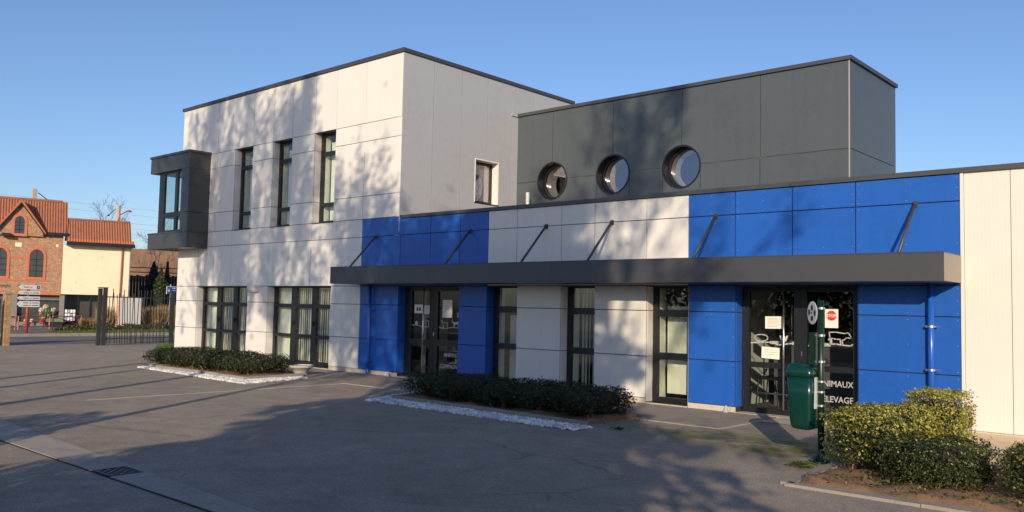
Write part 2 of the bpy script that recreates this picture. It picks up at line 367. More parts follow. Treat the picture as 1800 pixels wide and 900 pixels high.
for a, c in rows_up:
    for i in range(10):
        x0, x1 = cols[i], cols[i+1]; z0, z1 = Z[a], Z[c]
        if (x0, x1) in UPW and Z['h4']-.01 <= z0 < Z['h1']-.01: continue
        if i <= 1 and Z['h4']-.01 <= z0 < Z['h2']-.01:
            if x0 < -23.3: continue
            x0 = -22.72
            if x0 >= x1-.02: continue
        if i == 9 and z0 < Z['h4']-.01: panel(x0, x1 if c == 'h4' else -14.345, z0, z1, BLUE)
        else: panel(x0, x1, z0, z1, WHITE)
lowc = [(-14.345, BLUE), (-13.375, BLUE), (-12.48, BLUE), (-11.68, WHITE), (-10.92, WHITE), (-9.82, WHITE), (-9.06, WHITE), (-7.965, WHITE), (-7.155, BLUE), (-6.318, BLUE), (-5.38, BLUE), (-4.44, BLUE), (XR, None)]
for (x0, m_), (x1, _) in zip(lowc[:-1], lowc[1:]):
    panel(x0, x1, Z['hd'], Z['h5'], m_); panel(x0 if x0 > -14.3 else XC, x1, Z['h5'], Z['low'], m_)
piers = [(XL, -23.19, WHITE), (-20.49, -19.53, WHITE), (-16.82, -15.70, WHITE), (-15.70, -14.36, BLUE), (-12.48, -11.69, BLUE), (-10.89, -9.815, WHITE), (-9.04, -7.955, WHITE), (-7.145, -6.305, BLUE), (-4.41, XR, BLUE)]
for x0, x1, m_ in piers:
    for a, c in (('b', 'j2'), ('j2', 'j1'), ('j1', 'hd')): panel(x0, x1, Z[a], Z[c], m_)
    part(MB().box(x0+.004, x1-.004, .008, .19, -.05, Z['b']-.004), 'plinth', PLINTH)
# rivets on the blue panels
b = MB()
for x0, x1 in ((-4.41, XR), (-7.145, -6.305), (-15.70, -14.36)):
    for a, c in (('b', 'j2'), ('j2', 'j1'), ('j1', 'hd')):
        for xx in (x0+.045, (x0+x1)/2, x1-.045):
            for zz in (Z[a]+.045, (Z[a]+Z[c])/2, Z[c]-.045):
                b.lathe([(.0042, 0), (.003, -.0015), (.0001, -.002)], (xx, -.0005, zz), 6, 'y')
for (x0, m_), (x1, _) in zip(lowc[:-1], lowc[1:]):
    if m_ is BLUE:
        for a, c in (('hd', 'h5'), ('h5', 'low')):
            for xx in (x0+.045, (x0+x1)/2, x1-.045):
                for zz in (Z[c]-.045, (Z[a]+Z[c])/2, Z[a]+.045): b.lathe([(.0042, 0), (.003, -.0015), (.0001, -.002)], (xx, -.0005, zz), 6, 'y')
part(b, 'panel_rivets', GALVW, kind='stuff')
# wall cores with openings
holes = [(-23.19, -20.49, 0, Z['hd']), (-19.53, -16.82, 0, Z['hd']), (-14.36, -12.48, 0, Z['hd']), (-11.69, -10.89, 0, Z['hd']), (-9.815, -9.04, 0, Z['hd']), (-7.955, -7.145, 0, Z['hd']), (-6.305, -4.41, 0, Z['hd'])]
holes += [(a, c, Z['h4'], Z['h1']) for a, c in UPW]+[(-30, -22.73, 3.54, 5.32)]
part(MB().grid_minus(XL+.02, XC-.02, -.05, Z['top']-.01, holes, .026, .19), 'wall_core', SEAL)
part(MB().grid_minus(XC-.02, XR, -.05, Z['low']-.01, holes, .026, .19), 'wall_core', SEAL)
# outer left, back and roof slabs
b = MB(); b.box(XL, XL+.16, 2.1, 6.2, -.05, Z['top']-.01); b.box(XL, XL+.16, .19, 2.1, -.05, 3.5); b.box(XL, XL+.16, .19, 2.1, 5.33, Z['top']-.01); b.box(XL+.16, XC-.2, 6.05, 6.2, -.05, Z['top']-.01)
part(b, 'rear_wall', WHITE)
part(MB().box(XL+.1, XC-.05, .15, 6.1, Z['top']-.25, Z['top']-.05), 'roof', CAP)
part(MB().box(XC, 3.0, .2, 10.0, 3.15, 3.30), 'roof', mat('roof_membrane', (.16, .16, .165), .9, var=.2))
part(MB().box(XC, 3.0, 9.85, 10.0, -.05, 3.14), 'rear_wall', WHITE)

# the right-facing grey side wall of the tall volume
WY = (2.37, 3.19, 4.11, 5.16)
yc = [0.0, .94, 1.86, 2.765, 3.66, 4.555, 5.51, 6.2]
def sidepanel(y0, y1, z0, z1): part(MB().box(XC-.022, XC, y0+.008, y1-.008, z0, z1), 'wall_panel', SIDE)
for y0, y1 in zip(yc[:-1], yc[1:]):
    a, c = max(y0, WY[0]), min(y1, WY[1])
    y0_ = y0-.008+.002 if y0 == 0 else y0
    if a < c:
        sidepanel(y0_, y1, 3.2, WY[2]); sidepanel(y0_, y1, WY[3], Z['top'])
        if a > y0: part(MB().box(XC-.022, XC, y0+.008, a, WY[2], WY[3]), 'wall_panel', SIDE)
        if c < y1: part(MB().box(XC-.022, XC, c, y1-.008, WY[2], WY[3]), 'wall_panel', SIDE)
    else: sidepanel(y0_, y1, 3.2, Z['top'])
b = MB(); 
b.box(XC-.17, XC-.026, .02, WY[0], 3.0, Z['top']-.01); b.box(XC-.17, XC-.026, WY[1], 6.19, 3.0, Z['top']-.01); b.box(XC-.17, XC-.026, WY[0], WY[1], 3.0, WY[2]); b.box(XC-.17, XC-.026, WY[0], WY[1], WY[3], Z['top']-.01)
part(b, 'wall_core', LJOINT)
# capping of the tall volume, in lengths
for x0, x1 in ((XL-.04, -20.9), (-20.9, -17.6), (-17.6, XC+.04)):
    part(MB().box(x0+.001, x1-.001, -.045, .30, Z['top']+.002, Z['top']+.085), 'coping', CAP)
for y0, y1 in ((.301, 3.2), (3.2, 6.24)):
    part(MB().box(XC-.30, XC+.04, y0+.001, y1-.001, Z['top']+.002, Z['top']+.085), 'coping', CAP)
part(MB().box(XC-.7, XC-.303, 6.0, 6.24, Z['top']+.002, Z['top']+.085), 'coping', CAP)
# side window
def frame_window(x0, x1, z0, z1, gx, gz, y=.20, reveal=None, gl=None, joints=(), name='window', sill=True):
    """window part = dark frame mesh; sub-parts pane (each), reveal_panel (each), sill"""
    cells = [(a, c, d, e) for a, c in gx for d, e in gz]
    w = part(MB().grid_minus(x0+.013, x1-.013, z0+.001, z1-.013, cells, y, y+.065), name, FRAME)
    for a, c, d, e in cells: part(MB().box(a-.008, c+.008, y+.028, y+.036, d-.008, e+.008), 'pane', gl or GLASS, w)
    if reveal:
        zz = [z0]+[j for j in joints if z0 < j < z1]+[z1]
        for s_, e_ in zip(zz[:-1], zz[1:]):
            part(MB().box(x0+.0, x0+.012, .024, y-.002, s_+(.006 if s_ > z0 else .002), e_-(.006 if e_ < z1 else .016)), 'reveal_panel', reveal, w)
            part(MB().box(x1-.012, x1, .024, y-.002, s_+(.006 if s_ > z0 else .002), e_-(.006 if e_ < z1 else .016)), 'reveal_panel', reveal, w)
        part(MB().box(x0, x1, .024, y-.002, z1-.012, z1), 'reveal_panel', FRAME, w)
    if sill: part(MB().box(x0+.004, x1-.004, -.02, y+.06, z0-.016, z0), 'sill', FRAME, w)
    return w
def room(x0, x1, y0, y1, z0, z1, m_, name='interior_room'):
    vs = [(x0,y0,z0),(x1,y0,z0),(x1,y1,z0),(x0,y1,z0),(x0,y0,z1),(x1,y0,z1),(x1,y1,z1),(x0,y1,z1)]
    part(MB().add(vs, [(0,1,2,3),(7,6,5,4),(1,5,6,2),(2,6,7,3),(3,7,4,0)]), name, m_)
def blind(w, x0, x1, y, z0, z1, ang, pitch=.089, width=.089, rng=None, skip=()):
    b = MB(); x = x0; i = 0
    while x < x1:
        if not any(a < x < c for a, c in skip):
            t = R(ang+(rng.uniform(-9, 9) if rng else 0)); dx, dy = math.cos(t)*width/2, math.sin(t)*width/2
            lean = (rng.uniform(-.012, .012) if rng else 0)
            b.add([(x-dx, y-dy, z1), (x+dx, y+dy, z1), (x+dx+lean, y+dy, z0), (x-dx+lean, y-dy, z0), (x-dx+dy*.04, y-dy-.003, z1), (x+dx+dy*.04, y+dy-.003, z1), (x+dx+lean, y+dy-.003, z0), (x-dx+lean, y-dy-.003, z0)], [(0,1,2,3),(7,6,5,4),(0,4,5,1),(2,6,7,3)])
        x += pitch; i += 1
    b.box(x0-.05, x1+.02, y-.02, y+.02, z1, z1+.03)
    return part(b, 'vertical_blind', BLIND, w, kind='stuff')
# side window, built straight in y/z
b = MB()
for y0, y1, z0, z1 in ((WY[0], WY[1], WY[2], WY[2]+.07), (WY[0], WY[1], WY[3]-.07, WY[3]), (WY[0], WY[0]+.06, WY[2]+.07, WY[3]-.07), (WY[1]-.06, WY[1], WY[2]+.07, WY[3]-.07)): b.box(XC-.27, XC-.205, y0, y1, z0, z1)
sw = part(b, 'window', FRAME)
part(MB().box(XC-.24, XC-.232, WY[0]+.05, WY[1]-.05, WY[2]+.06, WY[3]-.06), 'pane', GLASSB, sw)
for nm, y0, y1, z0, z1 in (('r', WY[0]-.022, WY[0]+.006, WY[2]-.0, WY[3]+.022), ('l', WY[1]-.006, WY[1]+.022, WY[2]-.0, WY[3]+.022), ('t', WY[0]+.006, WY[1]-.006, WY[3]-.006, WY[3]+.022)): part(MB().box(XC-.20, XC+.008, y0, y1, z0, z1), 'trim', WHITE, sw)
part(MB().box(XC-.20, XC+.02, WY[0]-.022, WY[1]+.022, WY[2]-.022, WY[2]-.001), 'sill', FRAME, sw)
part(MB().box(XC-.42, XC-.40, WY[0]+.30, WY[0]+.72, WY[2]+.02, WY[3]-.02), 'curtain', CREAM, sw)
room(XC-2.4, XC-.275, 1.9, 3.9, 3.9, 5.5, ROOM)

rb = random.Random(7)
# upper windows (three)
for i, (x0, x1) in enumerate(UPW):
    w = frame_window(x0, x1, Z['h4'], Z['h1'], [(x0+.10, x1-.075)], [(3.60, 3.95), (4.05, 5.22), (5.33, 5.71)], reveal=WHITE, joints=(Z['h3'], Z['h2']))
    part(MB().box(x0+.115, x0+.135, .268, .40, 3.6, 5.72), 'inner_reveal', CREAM, w)
    blind(w, x0+.24, x1+.15, .40, 3.56, 5.56, 12, rng=rb)
    room(x0-.35, x1+.45, .27, 2.3, 3.5, 5.9, ROOM)
# ground-floor triple windows (two)
for k, (x0, x1) in enumerate(((-23.19, -20.49), (-19.53, -16.82))):
    gx = [(x0+.12, x0+.80), (x0+1.02, x0+1.68), (x0+1.88, x1-.08)]
    w = frame_window(x0, x1, .03, Z['hd'], gx, [(.10, .705), (.785, 1.45), (1.545, 1.95)], reveal=WHITE, joints=(Z['j2'], Z['j1']))
    blind(w, x0+.08, x0+.78, .34, .12, 1.93, 14, rng=rb)
    blind(w, x0+.84, x0+1.74, .34, .12, 1.93, -15 if k else -9, rng=rb)
    blind(w, x0+1.80, x1+.25, .34, .12, 1.93, -17 if k else -11, rng=rb)
    for a in (x0+.93, x0+1.78): part(MB().box(a-.012, a+.012, .165, .198, 1.0, 1.12).box(a-.012, a+.05, .150, .165, 1.09, 1.115), 'window_handle', BLACKRUB, w)
    room(x0-.3, x1+.5, .27, 2.8, .0, 2.2, ROOMD)
    part(MB().box(x0, x1, -.03, .20, -.01, .026), 'threshold', LINE, w)
# single ground-floor windows
for k, (x0, x1, ang, m_) in enumerate(((-11.69, -10.89, None, WHITE), (-9.815, -9.04, -36, WHITE), (-7.955, -7.145, 6, WHITE))):
    w = frame_window(x0, x1, .03, Z['hd'], [(x0+.10, x1-.06)], [(.11, .745), (.86, 1.47), (1.59, 1.95)], reveal=BLUE if k == 0 else WHITE, joints=(Z['j2'], Z['j1']))
    if ang is None: part(MB().box(x0+.2, x1+.2, .50, .51, .05, 1.42), 'roller_blind', BLIND, w)
    else: blind(w, x0+.20, x1+.25, .44, .12 if k == 1 else .16, 1.93 if k == 1 else 1.62, ang, rng=rb, pitch=.083)
    part(MB().box(x0+.113, x0+.128, .268, .42, .1, 1.95), 'inner_reveal', CREAM, w)
    room(x0-.3, x1+.45, .27, 2.3, .0, 2.15, ROOMD if k == 1 else ROOM)
    part(MB().box(x0, x1, -.03, .20, -.01, .026), 'threshold', LINE, w)

# entrance doors
def door(x0, x1, gl, gr_, zt, mid, bars, name, reveal):
    zz = [(.10, mid[0]), (mid[1], zt)]
    w = part(MB().grid_minus(x0+.013, x1-.013, .005, Z['hd']-.013, [(*g, *q) for g in (gl, gr_) for q in zz], .20, .265), name, FRAME)
    for g in (gl, gr_):
        for q in zz: part(MB().box(g[0]-.008, g[1]+.008, .228, .236, q[0]-.008, q[1]+.008), 'pane', GLASSD, w)
    for a in bars:
        bb = MB().tube([(a, .10, .10), (a, .10, 1.94)], .016, 10)
        for h in (.25, 1.78): bb.tube([(a, .10, h), (a, .20, h)], .009, 6)
        part(bb, 'pull_handle', STEEL, w, smooth=True)
    for s_, e_ in ((.0, Z['j2']), (Z['j2'], Z['j1']), (Z['j1'], Z['hd']-.01)):
        for q0, q1 in ((x0, x0+.012), (x1-.012, x1)): part(MB().box(q0, q1, .024, .198, max(s_+.006, .09), e_-.006), 'reveal_panel', reveal, w)
    part(MB().box(x0, x1, .024, .198, Z['hd']-.012, Z['hd']), 'reveal_panel', FRAME, w)
    part(MB().box((gl[1]+gr_[0])/2-.003, (gl[1]+gr_[0])/2+.003, .196, .2, .02, 1.95), 'leaf_gap', BLACKRUB, w)
    part(MB().box((gl[1]+gr_[0])/2+.012, (gl[1]+gr_[0])/2+.03, .192, .2, .93, 1.0), 'lock_plate', STEEL, w)
    for h in (.25, 1.0, 1.62): part(MB().tube([(x0+.05, .19, h), (x0+.05, .19, h+.10)], .012, 8), 'hinge', FRAME, w)
    part(MB().box(x0, x1, -.02, .20, -.01, .012), 'threshold', LINE, w)
    return w
D1 = door(-14.36, -12.48, (-14.13, -13.56), (-13.30, -12.60), 1.885, (.715, .84), (-13.64,), 'entrance_door', BLUE)
D2 = door(-6.305, -4.41, (-6.17, -5.44), (-5.24, -4.55), 1.90, (.715, .80), (-5.56,), 'entrance_door', BLUE)
for x0, x1 in ((-14.36, -12.48), (-6.305, -4.41)): room(x0-.6, x1+.6, .27, 4.2, .004, 2.3, ROOMD)
YG = (.213, .218)
def text_part(s, size, x, z, y, m_, w, align='LEFT', bold=.0, sx=1.0):
    cu = bpy.data.curves.new('lettering', 'FONT'); cu.body = s; cu.size = size; cu.align_x = align; cu.offset = bold; cu.extrude = .001; cu.resolution_u = 2
    o = bpy.data.objects.new('lettering', cu); COL.objects.link(o); bpy.context.view_layer.update()
    me = bpy.data.meshes.new_from_object(o.evaluated_get(bpy.context.evaluated_depsgraph_get())); bpy.data.objects.remove(o)
    me.materials.clear(); me.materials.append(m_)
    for v in me.vertices: v.co = Vector((v.co.x*sx, -v.co.z, v.co.y))
    t = bpy.data.objects.new('lettering', me); COL.objects.link(t)
    if w is not None:
        t.parent = w; t.location = Vector((x, y, z))-Vector(BO if w.type == 'MESH' and w.parent is BLD else (0, 0, 0))-Vector(w['_c'] if w.type == 'MESH' else (0, 0, 0))
    else: t.location = (x, y, z)
    return t
YS = .208
def decal(w, paths, name, wd=.017): 
    b = MB()
    for p in paths: b.ribbon(p, wd, .221, .226)
    return part(b, name, DECAL, w)
cow = [[(-4.9, 1.227), (-4.91, 1.303), (-4.82, 1.308), (-4.67, 1.291), (-4.65, 1.304), (-4.62, 1.296), (-4.6, 1.258), (-4.59, 1.24), (-4.6, 1.226), (-4.64, 1.231), (-4.67, 1.221), (-4.69, 1.194), (-4.72, 1.196), (-4.71, 1.129)], [(-4.74, 1.137), (-4.75, 1.208), (-4.8, 1.203), (-4.85, 1.211), (-4.88, 1.218), (-4.87, 1.138)], [(-4.89, 1.13), (-4.9, 1.227), (-4.92, 1.188)]]
decal(D2, cow, 'cow_drawing', .014)
decal(D2, [[(-5.22, 1.09), (-5.12, 1.101), (-4.97, 1.112), (-4.9, 1.128), (-4.81, 1.134), (-4.72, 1.122), (-4.6, 1.113), (-4.56, 1.137)]], 'ground_line', .016)
decal(D2, [[(-6.15, 1.095), (-5.99, 1.107), (-5.81, 1.117), (-5.7, 1.078), (-5.53, 1.105), (-5.46, 1.113)]], 'ground_line', .016)
decal(D2, [[(-6.09, 1.196), (-6.06, 1.222), (-5.98, 1.232), (-5.9, 1.223), (-5.87, 1.187), (-5.89, 1.143), (-5.98, 1.124), (-6.05, 1.131), (-6.08, 1.164), (-6.09, 1.196)], [(-6.05, 1.13), (-6.05, 1.105)], [(-5.92, 1.13), (-5.92, 1.11)]], 'pig_drawing', .014)
part(MB().prism([(-5.68, 1.224), (-5.66, 1.164), (-5.64, 1.129), (-5.63, 1.093), (-5.6, 1.095), (-5.6, 1.126), (-5.57, 1.149), (-5.54, 1.229), (-5.57, 1.223), (-5.6, 1.186), (-5.63, 1.197), (-5.65, 1.225)], .221, .226), 'hen_drawing', DECAL, D2)
decal(D1, [[(-14.12, 1.14), (-13.97, 1.143), (-13.77, 1.11), (-13.57, 1.112)]], 'ground_line', .016)
decal(D1, [[(-13.28, 1.12), (-13.1, 1.085), (-12.88, 1.125), (-12.65, 1.115)]], 'ground_line', .016)
decal(D1, [[(-13.22, 1.267), (-13.18, 1.268), (-13.16, 1.218), (-13.03, 1.214), (-12.99, 1.205), (-13.03, 1.183), (-13.01, 1.108)], [(-13.14, 1.104), (-13.16, 1.192), (-13.19, 1.242)]], 'dog_drawing', .016)
part(MB().prism([(-12.89, 1.301), (-12.875, 1.301), (-12.87, 1.251), (-12.80, 1.235), (-12.71, 1.252), (-12.67, 1.249), (-12.64, 1.214), (-12.67, 1.194), (-12.68, 1.139), (-12.70, 1.139), (-12.71, 1.19), (-12.80, 1.185), (-12.81, 1.134), (-12.835, 1.134), (-12.835, 1.2), (-12.885, 1.245)], .221, .226), 'cat_drawing', DECAL, D1)
decal(D1, [[(-13.76, 1.131), (-13.76, 1.253), (-13.78, 1.291), (-13.7, 1.34), (-13.6, 1.328), (-13.57, 1.345)], [(-13.6, 1.136), (-13.61, 1.244), (-13.71, 1.254), (-13.71, 1.133)]], 'big_dog_drawing', .016)
part(MB().lathe([(.001, .221), (.045, .221), (.045, .226), (.001, .226)], (-13.99, 0, 1.185), 10, 'y'), 'rabbit_drawing', DECAL, D1)
def notice(w, x0, x1, z0, z1, m_, lines=0, name='notice', skew=0.):
    part(MB().prism([(x0, z0), (x1, z0+skew), (x1-skew*.3, z1+skew), (x0-skew*.3, z1)], .214, .222), name, m_, w)
    if lines:
        b = MB(); hh = (z1-z0)/(lines+2.)
        for i in range(lines):
            zz = z1-hh*(i+1.3); b.box(x0+(x1-x0)*.12, x0+(x1-x0)*(.88 if i % 3 else .7), .2128, .2136, zz-.004, zz+.003)
        part(b, 'print_lines', mat_soft, w)
mat_soft = mat('faded_print', (.45, .45, .42), .8)
notice(D2, -5.91, -5.62, 1.325, 1.515, PAPERW, 7, skew=.006); notice(D2, -5.97, -5.68, .868, 1.045, PAPERW, 3, skew=-.012)
notice(D2, -4.97, -4.775, 1.368, 1.645, PAPERW)
part(MB().prism([(-4.872+.078*math.cos(R(22.5+45*k)), 1.548+.078*math.sin(R(22.5+45*k))) for k in range(8)], .2125, .2135), 'stop_octagon', RED, D2)
text_part('STOP', .062, -4.872, 1.527, .2118, PAPERW, D2, 'CENTER', .0015, .95)
notice(D1, -14.06, -13.775, 1.40, 1.59, PAPER); part(MB().box(-13.99, -13.93, .2125, .2136, 1.455, 1.53).box(-13.91, -13.85, .2125, .2136, 1.455, 1.525), 'printed_picture', INK, D1)
notice(D1, -13.745, -13.57, 1.385, 1.575, PAPER, 4); notice(D1, -13.17, -12.885, 1.325, 1.70, PAPER, 9)
part(MB().box(-12.73, -12.64, .214, .22, 1.335, 1.435), 'notice', mat('teal_sticker', (.15, .45, .5), .6), D1)
LET = mat('frosted_lettering', (.42, .41, .39), .7)
text_part('ANIMAUX', .125, -4.556, .505, .2215, LET, D2, 'RIGHT', .0015, .92); text_part('ÉLEVAGE', .125, -4.556, .278, .2215, LET, D2, 'RIGHT', .0015, .92)
text_part('ANIMAUX', .125, -12.62, .50, .2215, DECAL, D1, 'RIGHT', .003, .85); text_part('DE', .10, -12.66, .395, .2215, DECAL, D1, 'RIGHT', .003, .85); text_part('COMPAGNIE', .12, -12.62, .265, .2215, DECAL, D1, 'RIGHT', .003, .85)
# things seen inside the doors
ct = thing('counter', 'white topped reception counter seen through the right glass door', 'counter', (-5.4, 1.7, .004))
MB().box(-1.0, 1.05, -.25, .25, 1.04, 1.09).build('counter_top', SIGNW, ct); MB().box(-.95, 1.0, -.2, .22, 0, 1.04).build('counter_front', ROOMD, ct)
st = thing('stool', 'chair with thin metal legs behind the right door', 'chair', (-6.05, .75, .004))
MB().box(-.20, .20, -.18, .2, .50, .53).build('seat', FENCE, st)
for dx, dy in ((-.18, -.16), (.18, -.16), (-.18, .18), (.18, .18)): MB().tube([(dx*.8, dy, .5), (dx*1.1, dy, 0)], .012, 6).build('leg', STEEL, st)
tag(MB().box(-6.18, -5.42, .34, .36, .3, .325).build('shelf_rail', STEEL), 'thin metal rail behind the lower left pane of right door', 'rail')
sh = thing('display_shelf', 'display shelving with goods behind the left glass door', 'shelf', (-13.4, 1.2, .004))
for h in (.28, .55, .95): MB().box(-.8, .75, -.15, .15, h, h+.02).build('shelf_board', ROOM, sh)
for dx in (-.8, .74): MB().box(dx, dx+.03, -.15, .15, 0, 1.5).build('upright', ROOM, sh)
tag(MB().box(-14.06, -13.99, .45, .52, 0.01, 1.9).build('door_upright', CREAM), 'cream upright standing just inside the left glass door', 'post')
for i, (dx, h, s_, c_) in enumerate(((.3, .30, .16, (.35, .4, .32)), (.45, .30, .1, (.5, .5, .46)), (-.3, .57, .1, (.4, .35, .3)), (.1, .97, .2, (.3, .32, .3)))):
    tag(MB().box(-13.4+dx-s_/2, -13.4+dx+s_/2, 1.1, 1.25, h+.005, h+.005+s_*1.4).lathe([(s_*.3, 0), (s_*.25, .06), (.001, .07)], (-13.4+dx, 1.17, h+.005+s_*1.4), 8).build('goods_pack', mat('goods_%d' % i, c_, .6)), ('pale green pack', 'small grey pack', 'brown pack', 'large grey pack')[i]+' on the shelf behind the left door', 'pack', 'packs on the shelf')

# canopy with its rods
CA = part(MB().box(-15.772, -3.061, -.803, -.002, 2.018, 2.389), 'canopy', CANOPY)
part(MB().box(-15.774, -3.059, -.806, -.80, 2.375, 2.393), 'drip_edge', CAP, CA)
part(MB().box(-3.0605, -3.056, -.80, -.003, 2.02, 2.374), 'end_sheen', ENDSHEEN, CA)  # thin plate over the end face, carries the painted sheen
for s_ in (-12.6, -9.4, -6.2): part(MB().box(s_-.003, s_+.003, -.8045, -.8031, 2.02, 2.374), 'joint', CAP, CA)
for xr in (-15.18, -12.18, -10.18, -8.68, -6.652, -3.628):
    rod = part(MB().tube([(xr, -.035, 3.10), (xr, -.72, 2.39)], .022, 8), 'tie_rod', GALV if False else CAP, CA, smooth=True)
    bb = MB().box(xr-.035, xr+.035, -.012, -.001, 3.06, 3.15); bb.box(xr-.012, xr+.012, -.06, -.012, 3.08, 3.13)
    part(bb, 'rod_bracket', CAP, CA)
# low coping, in lengths
for x0, x1 in ((XC+.045, -11.5), (-11.5, -8.4), (-8.4, -5.4), (-5.4, -2.4), (-2.4, 3.02)):
    part(MB().box(x0+.001, x1-.001, -.035, .30, Z['low']+.002, Z['low']+.07), 'coping', CANOPY)
# downpipes
for xp, z1 in ((-15.25, 2.016), (-3.42, 2.016)):
    dp = part(MB().tube([(xp, -.075, .03), (xp, -.075, z1)], .04, 14), 'downpipe', BPIPE, smooth=True)
    part(MB().lathe([(.047, 0), (.047, .10), (.04, .11)], (xp, -.075, .02), 14), 'pipe_shoe', BPIPE, dp, smooth=True)
    for h in (.30, .84, 1.42):
        bb = MB().lathe([(.041, 0), (.047, 0), (.047, .025), (.041, .025)], (xp, -.075, h), 14); bb.box(xp-.07, xp-.045, -.085, -.001, h, h+.025); bb.box(xp+.045, xp+.07, -.085, -.001, h, h+.025)
        part(bb, 'pipe_clip', GALV if xp > -10 else BPIPE, dp)
# wall lamp
wl = part(MB().prism([(-.001, 1.845), (-.13, 1.845), (-.16, 1.885), (-.16, 2.01), (-.001, 2.01)], -20.27, -19.90, 'x'), 'wall_lamp', mat('lamp_grey', (.62, .60, .57), .5))
part(MB().box(-20.25, -19.92, -.12, -.02, 1.838, 1.844), 'lamp_lens', PAPER, wl)

# ribbed white wall at the right end
def ribbed(x0, x1, z0, z1):
    b = MB(); n = int((x1-x0)/.0225); vs = []
    for i in range(n+1):
        x = x0+(x1-x0)*i/n; d = -.0007 if i % 2 else 0.0
        vs += [(x, .006+d, z0), (x, .006+d, z1)]
    fs = [(2*i, 2*i+2, 2*i+3, 2*i+1) for i in range(n)]
    k = len(vs); vs += [(x0, .03, z0), (x1, .03, z0), (x1, .03, z1), (x0, .03, z1)]; fs += [(0, 1, k+3, k), (2*n, k+1, k+2, 2*n+1)]
    b.add(vs, fs); part(b, 'ribbed_panel', RIB)
x = XR+.045
ribx = [XR+.045, -2.475]+[-2.475+.59*k for k in range(1, 10)]
for a, c in zip(ribx[:-1], ribx[1:]): ribbed(a+.004, c-.004, .10, Z['low'])
part(MB().box(XR+.001, XR+.042, -.012, .03, .09, Z['low']), 'corner_trim', RIB)
part(MB().box(XR+.001, 2.85, .032, .19, -.05, Z['low']-.01), 'wall_core', LJOINT)
part(MB().box(XR+.001, 2.84, -.006, .03, -.05, .095), 'plinth', PLINTH)
part(MB().box(2.84, 3.0, .0, 9.85, -.05, Z['low']-.01), 'rear_wall', WHITE)

# dark upper volume with three round windows
DY, DX, DE = 3.9, -5.938, 6.465; DT, DJ = 6.461, 4.745
CIR = [(-13.23, 4.722, .455), (-11.415, 4.722, .460), (-9.598, 4.728, .466)]
def bound(x, up):
    for cx, cz, r_ in CIR:
        if abs(x-cx) < r_:
            h = math.sqrt(r_*r_-(x-cx)**2); return max(cz+h, DJ) if up else min(cz-h, DJ)
    return DJ+G if up else DJ-G
def darkpanel(x0, x1, up):
    x0 += G; x1 -= G; xs = {x0, x1}
    for cx, cz, r_ in CIR:
        for k in range(0, 33):
            q = cx-r_*math.cos(math.pi*k/32)
            if x0 < q < x1: xs.add(q)
        for q in (cx-r_-1e-4, cx+r_+1e-4):
            if x0 < q < x1: xs.add(q)
    cur = [(q, bound(q, up)) for q in sorted(xs)]
    poly = cur+[(x1, DT), (x0, DT)] if up else [(x0, 3.25), (x1, 3.25)]+cur[::-1]
    part(MB().prism(poly, DY, DY+.022), 'wall_panel', DARK)
ux = [XC+.002, -13.236, -11.425, -9.591, -7.754, DX+.005]; lx = [XC+.002, -13.236, -11.885, -10.953, -10.07, -9.13, -7.762, DX+.005]
for a, c in zip(ux[:-1], ux[1:]): darkpanel(a, c, True)
for a, c in zip(lx[:-1], lx[1:]): darkpanel(a, c, False)
# core behind, as polygons around the circles
def core_piece(x0, x1, up):
    xs = {x0, x1}
    for cx, cz, r_ in CIR:
        for k in range(33):
            q = cx-(r_-.004)*math.cos(math.pi*k/32)
            if x0 < q < x1: xs.add(q)
    cur = []
    for q in sorted(xs):
        z = DJ
        for cx, cz, r_ in CIR:
            if abs(q-cx) <= r_-.004:
                h = math.sqrt(max(0, (r_-.004)**2-(q-cx)**2)); z = cz+h if up else cz-h
        cur.append((q, z))
    poly = cur+[(x1, DT-.02), (x0, DT-.02)] if up else [(x0, 3.24), (x1, 3.24)]+cur[::-1]
    part(MB().prism(poly, DY+.026, DY+.2), 'wall_core', SEAL if not up else LJOINT)
core_piece(XC, DX-.03, True); core_piece(XC, DX-.03, False)
for i, (cx, cz, r_) in enumerate(CIR):
    w = part(MB().lathe([(r_+.018, -.012), (r_+.018, .004), (r_-.004, .004), (r_-.008, .24), (r_-.055, .24), (r_-.055, .27), (r_-.06, .27), (r_-.06, .225), (r_-.022, .215), (r_-.020, .0), (r_-.018, -.014), (r_+.018, -.012)], (cx, DY, cz), 64, 'y'), 'round_window', mat('round_frame', (.035, .036, .04), .22, metal=.6) if i == 0 else MATS['round_frame'], smooth=False)
    part(MB().lathe([(.001, .245), (r_-.057, .245), (r_-.057, .253), (.001, .253)], (cx, DY, cz), 64, 'y'), 'pane', GLASSB, w)
    part(MB().lathe([(r_-.062, .275), (r_-.08, .62)], (cx, DY, cz), 48, 'y'), 'inner_reveal', CREAM, w, smooth=True)
room(-14.2, -8.6, DY+.62, DY+2.3, 3.6, 6.2, ROOMD)
